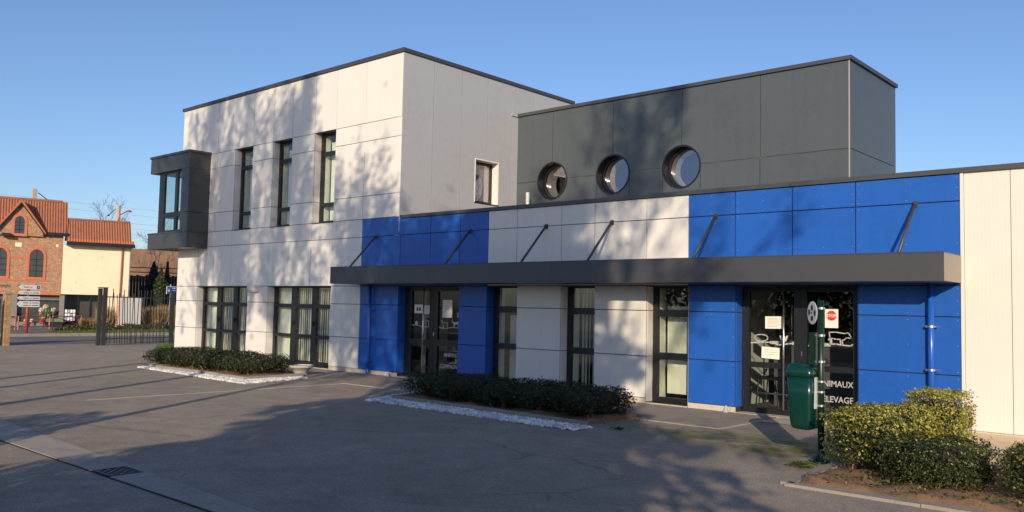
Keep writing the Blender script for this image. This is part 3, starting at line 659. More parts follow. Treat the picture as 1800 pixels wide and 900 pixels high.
# side face of the dark volume, coping
part(MB().box(DX-.022, DX, DY+.004, DE-.003, DJ+G, DT), 'wall_panel', DARK); part(MB().box(DX-.022, DX, DY+.004, DE-.003, 3.25, DJ-G), 'wall_panel', DARK)
part(MB().box(DX-.0215, DX+.004, DY-.004, DY+.0035, 3.25, DT), 'corner_trim', mat('edge_trim', (.34, .32, .29), .5))
part(MB().box(DX-.2, DX-.026, DY+.03, DE-.01, 3.24, DT-.02), 'wall_core', SEAL)
part(MB().box(XC, DX, DE-.003, DE+.1, 3.24, DT), 'rear_wall', DARK)
part(MB().box(XC+.001, DX-.1, DY+.2, DE, DT-.2, DT-.05), 'roof', CAP)
for x0, x1 in ((XC-.001, -10.4), (-10.4, DX+.045)): part(MB().box(x0+.002, x1-.001, DY-.045, DY+.25, DT+.002, DT+.078), 'coping', CANOPY)
for y0, y1 in ((DY+.251, 5.2), (5.2, DE+.14)): part(MB().box(DX-.25, DX+.045, y0+.001, y1-.001, DT+.002, DT+.078), 'coping', CANOPY)
part(MB().box(XC+.0005, XC+.03, DY-.26, DY-.046, DT+.0, DT+.05), 'flashing', SIDE)
part(MB().tube([(-13.72, 3.55, 3.3), (-13.72, 3.55, 4.42)], .045, 10), 'vent_pipe', SIGNW, smooth=True)

# projecting corner bay at the left end
BX0, BX1, BY = -25.03, -22.70, -.645
by = part(MB().box(BX0, BX1, BY, -.002, 5.32, 5.765).box(BX0, XL-.002, -.002, 2.3, 5.32, 5.765), 'corner_bay', BAYM)
part(MB().box(BX0-.03, BX1+.03, BY-.03, .001-.003, 5.767, 5.83).box(BX0-.03, XL-.002, -.002, 2.33, 5.767, 5.83), 'bay_coping', CAP, by)
part(MB().box(BX0, BX1, BY, -.002, 3.06, 3.50).box(BX0, XL-.002, -.002, 2.3, 3.06, 3.50), 'bay_base', BAYM, by)
part(MB().box(BX0-.02, BX1+.012, BY-.02, -.003, 3.502, 3.535).box(BX0-.02, XL-.002, -.003, 2.31, 3.502, 3.535), 'bay_sill', CAP, by)
part(MB().box(-23.13, BX1, BY+.002, -.002, 3.537, 4.065), 'bay_panel', BAYM, by); part(MB().box(-23.13, BX1, BY+.002, -.002, 4.078, 5.312), 'bay_panel', BAYM, by)
b = MB().grid_minus(-24.62, -23.131, 3.537, 5.318, [(-24.30, -23.66, 4.12, 5.27), (-23.52, -23.14, 4.12, 5.27), (-24.30, -23.66, 3.60, 3.98), (-23.52, -23.14, 3.60, 3.98)], BY+.09, BY+.155)
fw = part(b, 'bay_window_frame', FRAME, by)
for g in ((-24.30, -23.66, 4.12, 5.27), (-23.52, -23.14, 4.12, 5.27), (-24.30, -23.66, 3.60, 3.98), (-23.52, -23.14, 3.60, 3.98)): part(MB().box(g[0]-.005, g[1]+.005, BY+.12, BY+.127, g[2]-.005, g[3]+.005), 'pane', GLASS, by)
b = MB(); b.box(-24.62, -24.56, BY+.156, BY+.22, 3.537, 5.318); b.box(-24.62, -24.56, 1.0, 1.07, 3.537, 5.318); b.box(-24.62, -24.56, BY+.22, 1.0, 3.537, 3.6); b.box(-24.62, -24.56, BY+.22, 1.0, 5.27, 5.318); b.box(-24.62, -24.56, BY+.22, 1.0, 4.0, 4.1); b.box(-24.62, -24.4, 1.071, 2.28, 3.537, 5.318)
part(b, 'bay_window_frame', FRAME, by)
part(MB().box(-24.594, -24.588, BY+.215, 1.005, 3.595, 4.005).box(-24.594, -24.588, BY+.215, 1.005, 4.095, 5.275), 'pane', GLASS, by)
b = MB().box(-24.39, -22.0, 2.12, 2.16, 3.5, 5.33); b.box(-22.02, -21.98, .2, 2.12, 3.5, 5.33)
part(b, 'interior_room', ROOM)

# ------------------------------------------------------------------ planting beds
def shrub(name, label, cat, x0, x1, y0, y1, h, n, seed, leaf, size=.035, group=None, power=3.0, z0=.02, stems=6, lumps=.10, holes=.0, bare=.12, growth=0, sprout=.16):
    """clipped shrub: leaf-sized faces spread through a rounded box, thicker near the skin, on bare stems"""
    rng = np.random.default_rng(seed); cx, cy = (x0+x1)/2, (y0+y1)/2; a, b_, c_ = (x1-x0)/2, (y1-y0)/2, (h-bare*h)/2
    t = thing(name, label, cat, (cx, cy, 0), 0, group)
    ph = rng.uniform(0, 6.28, 8)
    d = unit(rng.normal(size=(n, 3))); p = d/np.power(np.sum(np.abs(d)**power, 1), 1/power)[:, None]
    lump = 1+lumps*(np.sin(p[:, 0]*5+ph[0])*np.sin(p[:, 1]*4+ph[1])+.8*np.sin(p[:, 0]*11*a/.4+p[:, 2]*7+ph[2])*np.sin(p[:, 1]*9+ph[3])+.5*np.sin(p[:, 0]*23*a/.4+ph[5])*np.sin(p[:, 2]*13+ph[4]))
    rad = np.where(rng.random(n) < .78, rng.uniform(.84, 1.03, n), rng.uniform(.3, .9, n))
    spr = rng.random(n) < .05; rad = np.where(spr, rad+rng.uniform(.02, sprout, n)*(p[:, 2] > -.2), rad)
    q = p*(rad*lump)[:, None]*np.array([a, b_, c_]); q[:, 2] += h*bare+c_
    keep = q[:, 2] > .015
    if holes: keep &= ~((np.sin(q[:, 0]*17+ph[6])*np.sin(q[:, 2]*19+ph[7]) > .55) & (rng.random(n) < holes))
    v, f = leaves(q[keep], p[keep]*np.array([1/a, 1/b_, 1/c_])*.3, size, rng, .55)
    fast('foliage', v, f, leaf, t, (0, 0, 0))
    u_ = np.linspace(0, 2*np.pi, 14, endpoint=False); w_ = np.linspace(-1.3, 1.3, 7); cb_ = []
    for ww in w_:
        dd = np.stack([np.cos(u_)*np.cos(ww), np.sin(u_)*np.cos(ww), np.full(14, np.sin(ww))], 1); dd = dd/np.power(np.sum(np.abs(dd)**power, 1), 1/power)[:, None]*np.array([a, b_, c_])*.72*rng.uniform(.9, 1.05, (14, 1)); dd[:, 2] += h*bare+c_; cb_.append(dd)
    V_ = np.concatenate(cb_); F_ = np.array([(r0*14+k, r0*14+(k+1) % 14, (r0+1)*14+(k+1) % 14, (r0+1)*14+k) for r0 in range(6) for k in range(14)]); fast('dark_core', V_, F_, MATS['shrub_core'], t)  # opaque dark core added for the shaded inside, blocks the view through
    if growth:
        k2 = rng.choice(n, growth); up2 = q[k2, 2] > h*.72; side = rng.random(growth) < .10; kk = k2[up2 | side]
        v, f = leaves(q[kk]+rng.uniform(-.01, .03, (len(kk), 3)), p[kk]+np.array([0, 0, .6]), size*1.1, rng, .6); fast('new_growth', v, f, LEAF_L, t, kind='stuff')
    rr = random.Random(seed)
    for i in range(stems):
        bx, byy = rr.uniform(-.55, .55)*a, rr.uniform(-.75, .3)*b_
        pts = [(bx, byy, 0), (bx+rr.uniform(-.03, .03), byy+rr.uniform(-.04, .02), h*.18), (bx+rr.uniform(-.1, .1), byy+rr.uniform(-.1, .1), h*.45)]
        MB().tube(pts, [.013, .009, .005], 5).build('stem', WOOD, t)
    return t
def pebbles(name, label, polys, n, seed, size=.024):
    """white stone chips: small faceted lumps laid in two loose layers"""
    rng = np.random.default_rng(seed); P = []
    for (x0, x1, y0, y1, fn, cnt) in polys:
        u = rng.uniform(x0, x1, cnt); w = rng.uniform(y0, y1, cnt); k = fn(u, w); P.append(np.stack([u[k], w[k]], 1))
    P = np.concatenate(P); N = len(P)
    base = np.array([(0, 0, 1), (.9, 0, .2), (.28, .86, .15), (-.73, .53, .25), (-.73, -.53, .1), (.28, -.86, .2), (.5, .4, -.6), (-.6, 0, -.6), (.3, -.5, -.6)])
    F = np.array([(0,1,2),(0,2,3),(0,3,4),(0,4,5),(0,5,1),(1,6,2),(2,6,3),(3,6,7),(3,7,4),(4,7,5),(5,7,8),(5,8,1),(1,8,6),(6,8,7)])
    ang = rng.uniform(0, 6.28, N); s = size*rng.uniform(.5, 1.25, N); sc = rng.uniform(.6, 1.2, (N, 3))*s[:, None]
    bb = base[None]+rng.normal(size=(N, 9, 3))*.13; bb = bb*sc[:, None]
    ca, sa = np.cos(ang)[:, None], np.sin(ang)[:, None]
    X = bb[:, :, 0]*ca-bb[:, :, 1]*sa+P[:, :1]; Y = bb[:, :, 0]*sa+bb[:, :, 1]*ca+P[:, 1:]; Zz = bb[:, :, 2]*.8+(.006+rng.uniform(0, .016, N))[:, None]
    v = np.stack([X, Y, Zz], 2).reshape(-1, 3); f = (F[None]+(np.arange(N)*9)[:, None, None]).reshape(-1, 3)
    o = fast(name, v, f, PEB, None, (0, 0, 0), 'stuff'); tag(o, label, 'gravel'); return o
def edging(name, pts, w=.05, h=.075):
    b = MB()
    for (xa, ya), (xb, yb) in zip(pts[:-1], pts[1:]):
        d = Vector((xb-xa, yb-ya)); L = d.length; d.normalize(); nn = Vector((-d.y, d.x))*w/2
        k = max(1, int(L/1.0))
        for i in range(k):
            p = Vector((xa, ya))+d*(L*i/k+.004); q = Vector((xa, ya))+d*(L*(i+1)/k-.004); e = .004*((i*7) % 3-1)
            b.prism([(p.x+nn.x, p.y+nn.y), (p.x-nn.x, p.y-nn.y), (q.x-nn.x, q.y-nn.y), (q.x+nn.x, q.y+nn.y)], -.03, h+e, 'z')
    return struct(b.build(name, KERB))
def soilbed(pts, n=26, seed=1, hgt=.045):
    """soil with uneven surface, clods"""
    rng = np.random.default_rng(seed); xs = np.linspace(pts[0], pts[1], n*2); ys = np.linspace(pts[2], pts[3], n)
    X, Y = np.meshgrid(xs, ys); Zz = hgt+.02*np.sin(X*5+Y*3)+.015*np.sin(X*13-Y*11)+rng.uniform(-.012, .012, X.shape)
    edge = (X == xs[0]) | (X == xs[-1]) | (Y == ys[0]) | (Y == ys[-1]); Zz[edge] = -.01
    v = np.stack([X, Y, Zz], 2).reshape(-1, 3); W = n*2
    i, j = np.meshgrid(np.arange(n-1), np.arange(W-1), indexing='ij'); k = (i*W+j).reshape(-1, 1); f = np.concatenate([k, k+1, k+1+W, k+W], 1)
    return struct(fast('soil', v, f, SOIL, None))
def litter(name, label, x0, x1, y0, y1, n, seed, size=.03, z=.06, m_=None):
    rng = np.random.default_rng(seed); p = np.stack([rng.uniform(x0, x1, n), rng.uniform(y0, y1, n), np.full(n, z)+rng.uniform(-.01, .015, n)], 1)
    v, f = leaves(p, np.tile([0, 0, 1.], (n, 1)), size, rng, .6, .5); o = fast(name, v, f, m_ or MATS['dead_leaf'], None, kind='stuff'); return tag(o, label, 'leaf litter')
leafmat('dead_leaf', (.16, .085, .035), (.36, .24, .12), None)

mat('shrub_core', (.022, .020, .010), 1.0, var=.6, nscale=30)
# bed by the left windows
soilbed((-20.2, -15.45, -3.02, -1.45), seed=2)
edging('bed_edging', [(-19.55, -3.02), (-15.40, -3.06), (-15.50, -1.62)])
pebbles('white_gravel', 'white stone chips edging the hedge below the left windows', [(-19.9, -14.70, -3.52, -3.10, lambda u, w: (w > -3.30-.23*(u+19.9)/5.2) & (u > -19.75-.9*(w+3.1)), 6000), (-15.36, -14.66, -3.50, -1.78, lambda u, w: (u < -14.66-.38*(w+3.5)/1.7), 3400)], 0, 3)
H1 = [(-20.35, -19.25, -2.90, -1.75, .42), (-19.40, -18.35, -2.90, -1.7, .48), (-18.5, -17.5, -2.90, -1.65, .45), (-17.62, -16.6, -2.90, -1.65, .48), (-16.75, -15.72, -2.88, -1.6, .46)]
lab1 = ['clipped dark shrub at the far left end of the hedge below the left windows', 'tall clipped shrub, second from the left in the hedge below the left windows', 'middle shrub of the hedge below the left windows', 'clipped shrub, second from the right end of the hedge below the left windows', 'rightmost shrub of the left hedge, beside the stone planter']
for i, (a, c, d, e, h) in enumerate(H1): shrub('clipped_shrub', lab1[i], 'shrub', a, c, d, e, h, 5200, 30+i, LEAF_D, .042, 'shrubs of the hedge below the left windows', stems=8)
pl = thing('stone_planter', 'low round stone planter standing at the right end of the left hedge', 'planter', (-15.88, -1.42, 0))
MB().lathe([(.001, 0), (.15, 0), (.16, .02), (.13, .035), (.17, .10), (.25, .165), (.285, .175), (.285, .215), (.255, .22), (.24, .19), (.001, .185)], (0, 0, 0), 20).build('bowl', STONE, pl, smooth=False)
MB().lathe([(.001, .215), (.12, .21), (.235, .195)], (0, 0, 0), 14).build('white_fill', PEB, pl)
# bed in front of the centre windows
soilbed((-11.0, -6.95, -3.02, -1.55), seed=5)
edging('bed_edging', [(-11.0, -1.75), (-10.98, -2.98), (-6.86, -3.12)])
pebbles('white_gravel', 'white stone chips edging the long hedge by the centre windows', [(-11.05, -6.74, -3.58, -3.06, lambda u, w: (w < -3.03-.12*(u+11)/4.2) & (w > -3.5-.08*(u+11)/4.2) & (u < -6.74+.5*(w+3.58)), 6400), (-11.62, -10.98, -3.5, -1.95, lambda u, w: (u > -11.05-.36*(w+3.5)), 3000)], 0, 6)
H2 = [(-11.15, -10.05, -2.75, -1.55, .43), (-10.25, -9.3, -2.9, -1.6, .45), (-9.5, -8.55, -2.9, -1.55, .43), (-8.75, -7.8, -2.9, -1.55, .46), (-7.95, -6.95, -2.85, -1.6, .44)]
lab2 = ['leftmost dark shrub of the long hedge in front of the left door', 'clipped dark shrub, second from the left in the hedge by the centre windows', 'middle shrub of the hedge by the centre windows', 'clipped dark shrub, second from the right in the hedge by the centre windows', 'rounded shrub at the right end of the hedge by the centre windows']
for i, (a, c, d, e, h) in enumerate(H2): shrub('clipped_shrub', lab2[i], 'shrub', a, c, d, e, h, 6000, 50+i, LEAF_D, .038, 'shrubs of the hedge by the centre windows', stems=7)
litter('leaf_litter', 'brown leaves at the right end of the centre hedge', -7.2, -6.6, -3.1, -1.9, 120, 8, z=.03)
# bed at the right corner
soilbed((-3.32, 1.2, -4.66, -2.6), n=34, seed=9, hgt=.05)
edging('bed_edging', [(-3.42, -3.35), (-3.36, -4.78), (1.3, -4.72)], w=.12, h=.03)
litter('leaf_litter', 'brown fallen leaves strewn over the soil of the right bed', -3.25, 1.0, -4.65, -3.1, 900, 12, .035, .065)
litter('weeds', 'small green weeds sprouting along the edge of the right bed', -3.3, .5, -4.6, -4.2, 200, 13, .05, .07, GRASS)
litter('weeds', 'tuft of green weeds on the asphalt beside the bin post', -3.75, -3.5, -3.95, -3.65, 160, 15, .04, .03, GRASS)
R1 = [(-3.40, -2.70, -3.95, -2.55, .60, LEAF_M, 'loose-stemmed bright green shrub next to the bin post', .3),
      (-2.98, -2.42, -2.75, -2.0, .76, LEAF_L, 'tallest square clipped bright green shrub against the blue wall', .1),
      (-2.72, -1.95, -4.30, -3.35, .44, LEAF_S, 'low square clipped dark green shrub at the front of the right bed', .1),
      (-1.74, -.95, -4.35, -3.4, .46, LEAF_M, 'shrub with bare brown stems cut by the right edge', .4)]
for i, (a, c, d, e, h, lf, lb, bare) in enumerate(R1): shrub('clipped_shrub', lb, 'shrub', a, c, d, e, h, 15000, 70+i, lf, .029, None, 14.0, stems=14, bare=bare*.7, lumps=.035, holes=.7, sprout=.07, growth=(12000, 0, 900, 2500)[i])
shrub('clipped_shrub', 'bright green shrub between the bin post and the tall square shrub', 'shrub', -3.12, -2.6, -3.1, -2.3, .62, 9000, 81, LEAF_L, .029, None, 10.0, stems=6, lumps=.04, sprout=.07)
struct(MB().prism([(-3.05, -2.7), (1.6, -2.7), (1.6, -.02), (-3.05, -.02)], -.02, .075, 'z').build('sandy_apron', APRON))
hs = tag(MB().tube([(-2.95, -.3, .10), (-2.93, -.55, .10), (-2.7, -1.1, .095), (-2.3, -1.7, .095), (-1.9, -2.2, .095)], .018, 8).build('white_hose', SIGNW, smooth=True), 'pale pipe lying on the sandy apron by the ribbed wall', 'pipe')

# grass at the building's left corner
def grass(name, label, x0, x1, y0, y1, n, seed, h=.10, m_=None, fn=None, z=0.0, sp=.03):
    rng = np.random.default_rng(seed); x = rng.uniform(x0, x1, n); y = rng.uniform(y0, y1, n)
    if fn is not None: k = fn(x, y); x, y = x[k], y[k]
    n = len(x); a = rng.uniform(0, 6.28, n); w = .006*rng.uniform(.7, 1.6, n)*(h/.1)**.5; hh = h*rng.uniform(.5, 1.2, n); lx, ly = rng.normal(size=n)*sp*h/.1, rng.normal(size=n)*sp*h/.1
    v = np.stack([np.stack([x-np.cos(a)*w, y-np.sin(a)*w, np.full(n, z)], 1), np.stack([x+np.cos(a)*w, y+np.sin(a)*w, np.full(n, z)], 1), np.stack([x+lx, y+ly, z+hh], 1)], 1).reshape(-1, 3)
    f = np.arange(n*3).reshape(-1, 3); o = fast(name, v, f, m_ or GRASS, None, kind='stuff'); return tag(o, label, 'grass')
TURF = mat('turf', (.10, .14, .03), .95, var=.4, nscale=8)
struct(MB().prism([(-28.7, 2.1), (-27.2, .8), (-23.6, -1.05), (-21.0, -1.3), (-20.4, -.35), (-24.45, -.35), (-24.45, 3.0), (-28.7, 3.0)], -.02, .03, 'z').build('lawn', TURF))
grass('grass', 'short green grass at the left foot of the white wall', -28.5, -20.6, -1.5, 2.8, 15000, 21, .09, fn=lambda x, y: (y > np.where(x < -23.6, -1.05-(x+23.6)*.52, -1.05-(x+23.6)*.1)) & ((x < -24.5) | (y < -.4)), z=.03)

# ------------------------------------------------------------------ dog waste station by the right bed
PX, PY = -3.618, -3.33
ds = thing('dog_waste_station', 'dark green post with green litter bin, bag dispenser and round paw sign', 'litter bin', (PX, PY, 0))
MB().tube([(0, 0, .02), (0, 0, 1.70)], .034, 16).lathe([(.034, 1.70), (.03, 1.715), (.001, 1.718)], (0, 0, 0), 16).build('post', GREENP, ds, smooth=True)
b = MB().lathe([(.001, .0), (.12, 0), (.12, .012), (.085, .022), (.05, .07), (.036, .13)], (0, 0, .003), 20); b.build('foot', GREENP, ds, smooth=True)
for k in range(4): MB().lathe([(.011, 0), (.011, .016), (.001, .018)], (.1*math.cos(.8+k*1.571), .1*math.sin(.8+k*1.571), .013), 6).build('bolt', GALV, ds)
# the bin: rounded box tapering to the bottom, facing left
def rring(cx, cy, hx, hy, r, z, n=5):
    out = []
    for (sx, sy, a0) in ((1, 1, 0), (-1, 1, 90), (-1, -1, 180), (1, -1, 270)):
        for k in range(n): t = R(a0+90*k/(n-1)); out.append((cx+sx*(hx-r)+r*math.cos(t), cy+sy*(hy-r)+r*math.sin(t), z))
    return out
def loft(rings, close=True):
    b = MB(); n = len(rings[0]); vs = [p for r_ in rings for p in r_]; fs = [(i*n+k, i*n+(k+1) % n, (i+1)*n+(k+1) % n, (i+1)*n+k) for i in range(len(rings)-1) for k in range(n)]
    fs += [tuple(range(n-1, -1, -1)), tuple(range((len(rings)-1)*n, len(rings)*n))]
    return b.add(vs, fs)
prof = [(.330, -.170, .075, .09), (.342, -.170, .105, .12), (.375, -.170, .120, .14), (.45, -.172, .126, .15), (.70, -.176, .134, .16), (.895, -.180, .140, .165)]
bn = loft([rring(cx, 0, hx, hy, .045, z) for z, cx, hx, hy in prof]).build('bin', GREEN, ds, smooth=True)
prof = [(.897, -.180, .150, .177), (.93, -.180, .153, .18), (.965, -.178, .150, .176), (1.005, -.195, .115, .165), (1.03, -.215, .085, .14), (1.038, -.225, .05, .1)]
lid = loft([rring(cx, 0, hx, hy, .05, z) for z, cx, hx, hy in prof]).build('lid', GREEN, bn, smooth=True)
MB().box(-.048, -.036, -.07, .07, .56, .90).build('back_plate', GALVW, ds)
for h in (.585, .73, .84): MB().lathe([(.0345, 0), (.04, 0), (.04, .02), (.0345, .02)], (0, 0, h), 16).box(-.05, -.03, -.02, .02, h, h+.02).build('band_clamp', GALV, ds)
MB().box(-.105, -.045, -.065, .065, 1.03, 1.37).build('bag_dispenser', GREENP, ds)
MB().box(-.1075, -.1052, -.03, .03, 1.10, 1.16).build('dispenser_slot', BLACKRUB, ds)
for h in (1.05, 1.33, 1.62): MB().lathe([(.0345, 0), (.042, 0), (.042, .022), (.0345, .022)], (0, 0, h), 16).box(-.055, -.034, -.025, .025, h, h+.022).build('band_clamp', GALV, ds)
# round sign seen almost edge-on, facing left-front, with dark paw patches
rot = Matrix.Rotation(R(-66), 4, 'Z')
sg = MB().lathe([(.001, -.004), (.120, -.004), (.125, 0), (.120, .004), (.001, .004)], (0, 0, 0), 32, 'y').build('round_sign', GALVW, ds)
sg.location = (-.085, -.02, 1.58); sg.rotation_euler = (0, 0, R(136)); sg['_c'] = [0, 0, 0]
for v in sg.data.vertices: v.co.z += -.125
for (u, w, ru, rw) in ((.0, .055, .026, .034), (-.07, .0, .022, .036), (.07, .005, .024, .036), (.0, -.058, .032, .028), (.01, .0, .012, .012)):
    pp = MB().prism([(u+ru*math.cos(k*.6283), w+rw*math.sin(k*.6283)) for k in range(10)], .0045, .0065, 'y').build('paw_patch', BLACKRUB, None)
    pp.parent = sg; pp.location = (pp['_c'][0], pp['_c'][1], pp['_c'][2])
for o in [o for o in sg.children]: pass

# ------------------------------------------------------------------ site entrance and the street
gt = thing('entrance_gate', 'open dark metal gate of irregular leaning bars beside the white wall', 'gate', (-29.5, 0, 0))
MB().box(-.09, .0, -.12, .0, 0, 1.92).build('gate_post', GATE, gt); MB().box(-.02, .07, .02, .14, 0, 1.93).build('gate_post', GATE, gt); MB().box(-.05, .03, 2.42, 2.54, 0, 1.90).build('gate_post', GATE, gt)
MB().box(-.02, .02, .141, 2.419, .22, .25).build('rail', GATE, gt); MB().box(-.02, .02, .141, 2.419, 1.62, 1.655).build('rail', GATE, gt)
MB().box(-.08, .06, -.14, .16, 1.931, 1.96).build('post_cap', GATE, gt)
rg = random.Random(5)
for i in range(24):
    y = .22+i*.093+rg.uniform(-.02, .02); l = rg.uniform(-.05, .05); t = rg.choice((1.72, 1.9, 1.85, 1.78, 1.2, 1.92, 1.66))
    MB().tube([(.0+(.012 if i % 2 else -.012), y-l, .05), (.0+(.012 if i % 2 else -.012), y+l, t)], .014, 4).build('bar', GATE, gt)
g2 = thing('gate_leaf', 'solid grey gate leaf cut by the left edge of the picture', 'gate', (-30.5, -2.9, 0))
MB().box(-.03, .03, -1.6, .06, .08, 1.42).build('panel', mat('gate_grey', (.09, .095, .10), .5), g2); MB().box(-.04, .04, .061, .13, 0, 1.50).build('post', GATE, g2)
gp = thing('gate_pillar', 'square yellow brick pillar at the site entrance', 'pillar', (-30.6, -2.55, 0))
MB().box(-.14, .14, -.09, .09, 0, 1.66).build('shaft', YBRICK, gp); MB().box(-.17, .17, -.12, .12, 1.661, 1.71).build('cap', KERB, gp)
# kerb and verge
for y in range(-20, 24): MB().box(-37.12, -36.98, y+.005, y+.995, -.02, .12+.004*(y % 3)).build('kerb_stone', KERB, None)
kb = struct(MB().box(-37.13, -36.97, -20, 24, -.03, .02).build('kerb', KERB))
for o in [o for o in bpy.data.objects if o.name.startswith('kerb_stone')]:
    o.parent = kb; o.location = Vector(o['_c'])-Vector(kb['_c'])
struct(MB().prism([(-37.13, 1.2), (-37.13, 24), (-43, 24), (-43, 4.8), (-40.3, 2.1)], -.01, .115, 'z').build('verge', TURF))
grass('verge_grass', 'green grass verge across the street', -42.9, -37.15, 1.3, 14, 16000, 25, .12, fn=lambda x, y: y > 1.2+(-37.1-x)*.62, z=.11)
struct(sheet('shop_pavement', [(-37.13, -20), (-37.13, 1.2), (-40.3, 2.1), (-43, 4.8), (-43, 24), (-60, 24), (-60, -20)], .10, ROADM))
# low ground cover and dry grasses
def mound(name, label, cat, cx, cy, rx, ry, h, n, seed, leaf, size, z=.11, group=None):
    rng = np.random.default_rng(seed); d = unit(rng.normal(size=(n, 3))); d[:, 2] = np.abs(d[:, 2]); lump = 1+.15*np.sin(d[:, 0]*7+seed)*np.sin(d[:, 1]*6)
    q = d*(rng.uniform(.6, 1.0, n)*lump)[:, None]*np.array([rx, ry, h])
    t = thing(name, label, cat, (cx, cy, z), 0, group); v, f = leaves(q, d, size, rng, .6); fast('foliage', v, f, leaf, t)
    MB().tube([(0, 0, 0), (.02, .01, h*.5)], [.02, .01], 5).build('stem', WOOD, t); return t
for i, (cx, cy, rx, ry, h) in enumerate(((-39.4, 3.0, .6, .9, .30), (-39.9, 4.4, .6, .9, .36), (-40.1, 5.8, .6, .9, .34), (-40.4, 7.2, .6, .9, .36), (-40.5, 8.6, .6, .9, .34))):
    mound('ground_cover_bush', ['low dark bush nearest the direction sign', 'low dark bush left of the gate', 'low dark bush seen behind the left part of the gate', 'low dark bush below the white board', 'low dark bush below the brown reeds'][i], 'bush', cx, cy, rx, ry, h, 1500, 90+i, LEAF_M, .07)
def reeds(label, cx, cy, r_, h, n, seed):
    rng = np.random.default_rng(seed); t = thing('reed_clump', label, 'ornamental grass', (cx, cy, .11)); a = rng.uniform(0, 6.28, n); rr = r_*np.sqrt(rng.random(n)); x, y = rr*np.cos(a), rr*np.sin(a); hh = h*rng.uniform(.6, 1.05, n)
    lx, ly = x*.5+rng.normal(size=n)*.09, y*.5+rng.normal(size=n)*.09; w = .012
    v = np.stack([np.stack([x-w, y-w, 0*x], 1), np.stack([x+w, y+w, 0*x], 1), np.stack([x+lx, y+ly, hh], 1)], 1).reshape(-1, 3); fast('blades', v, np.arange(n*3).reshape(-1, 3), STRAW, t)
    MB().lathe([(r_*.6, 0), (r_*.4, h*.35), (.001, h*.5)], (0, 0, 0), 9).build('base', STRAW, t); return t
reeds('golden tuft of dry grass left of the gate', -40.2, 3.95, .28, .62, 700, 1)
reeds('brown reed clump behind the right part of the gate', -41.5, 7.7, .45, 1.15, 1500, 2); reeds('tall green-brown reed clump beside the cream wall', -41.8, 5.4, .3, 1.15, 700, 3)
reeds('brown reed clump beside the blue sign', -41.6, 8.5, .4, 1.25, 1200, 4)
wb = thing('white_board', 'plain white board standing on the verge behind the gate', 'board', (-40.6, 6.0, .11), R(96))
MB().box(-.56, .56, -.015, .015, .26, 1.53).build('panel', SIGNW, wb)
for s_ in (-.5, .45): MB().box(s_, s_+.05, .016, .06, 0, 1.5).build('leg', GATE, wb)
# blue road sign
bs = thing('road_sign', 'blue road sign with white symbols near the corner of the white wall', 'sign', (-41.0, 8.15, .11), R(100))
MB().tube([(0, .03, 0), (0, .03, 2.25)], .03, 8).build('post', GALV, bs)
MB().box(-.22, .02, -.014, .0, 1.78, 2.10).build('panel', SIGNB, bs); MB().box(.021, .34, -.016, -.002, 1.84, 2.12).build('panel', SIGNB, bs)
MB().box(-.26, -.221, -.015, .001, 1.76, 2.12).box(-.22, .35, -.017, .002, 2.121, 2.145).build('border', SIGNW, bs)
MB().box(-.14, -.09, -.018, -.0145, 1.86, 1.98).lathe([(.001, -.018), (.025, -.018), (.025, -.0145)], (-.115, 0, 2.01), 8, 'y').box(-.17, -.06, -.018, -.0145, 1.92, 1.945).build('figure_symbol', SIGNW, bs)
MB().box(.08, .12, -.02, -.0165, 2.02, 2.08).box(.15, .25, -.02, -.0165, 2.03, 2.075).box(.08, .27, -.02, -.0165, 1.93, 1.95).build('symbol', SIGNW, bs)
# direction sign with four white arrows pointing left
dsn = thing('direction_sign', 'four white arrow signs pointing left on a red post', 'sign', (-38.0, .62, .10), R(98))
MB().tube([(0, .05, 0), (0, .05, 1.95)], .055, 10).build('post', REDP, dsn, smooth=True)
for z0, z1, x0 in ((1.79, 1.97, -.42), (1.58, 1.72, -.44), (1.36, 1.50, -.46), (1.07, 1.31, -.45)):
    mz = (z0+z1)/2; a = MB().prism([(x0, mz), (x0+.09, z0), (.44, z0), (.44, z1), (x0+.09, z1)], -.03, .0, 'y').build('arrow_panel', SIGNW, dsn)
    pp = MB()
    for k, (u0, u1) in enumerate(((-.22, -.02), (.03, .09), (.14, .40))):
        if z1 > 1.9 and k == 2: continue
        for zz in ((mz,) if z1 > 1.32 else (mz+.05, mz-.05)): pp.box(u0, u1, -.0335, -.0305, zz-.018, zz+.012)
    pp.build('print_lines', INK, a)
MB().box(.29, .41, -.034, -.0305, 1.81, 1.95).build('parking_square', SIGNB, dsn)
t_ = text_part('P', .12, .325, 1.835, -.036, SIGNW, dsn)
# red barriers with crossed rails
for i, (cx, cy) in enumerate(((-41.2, .55), (-42.2, 2.35), (-43.3, 4.2))):
    br = thing('street_barrier', ['red pedestrian barrier with crossed rails behind the brick pillar', 'red pedestrian barrier with crossed rails behind the direction sign', 'red pedestrian barrier with crossed rails left of the gate'][i], 'barrier', (cx, cy, .10), R(120), 'red barriers in front of the shop')
    for s_ in (-.95, .95): MB().tube([(s_, 0, 0), (s_, 0, .62)], .03, 8).build('post', PINKP, br)
    for h in (.15, .60): MB().tube([(-.95, 0, h), (.95, 0, h)], .02, 6).build('rail', PINKP, br)
    MB().tube([(-.93, .01, .16), (.93, .01, .58)], .015, 5).build('cross_rail', PINKP, br); MB().tube([(-.93, -.01, .58), (.93, -.01, .16)], .015, 5).build('cross_rail', PINKP, br)

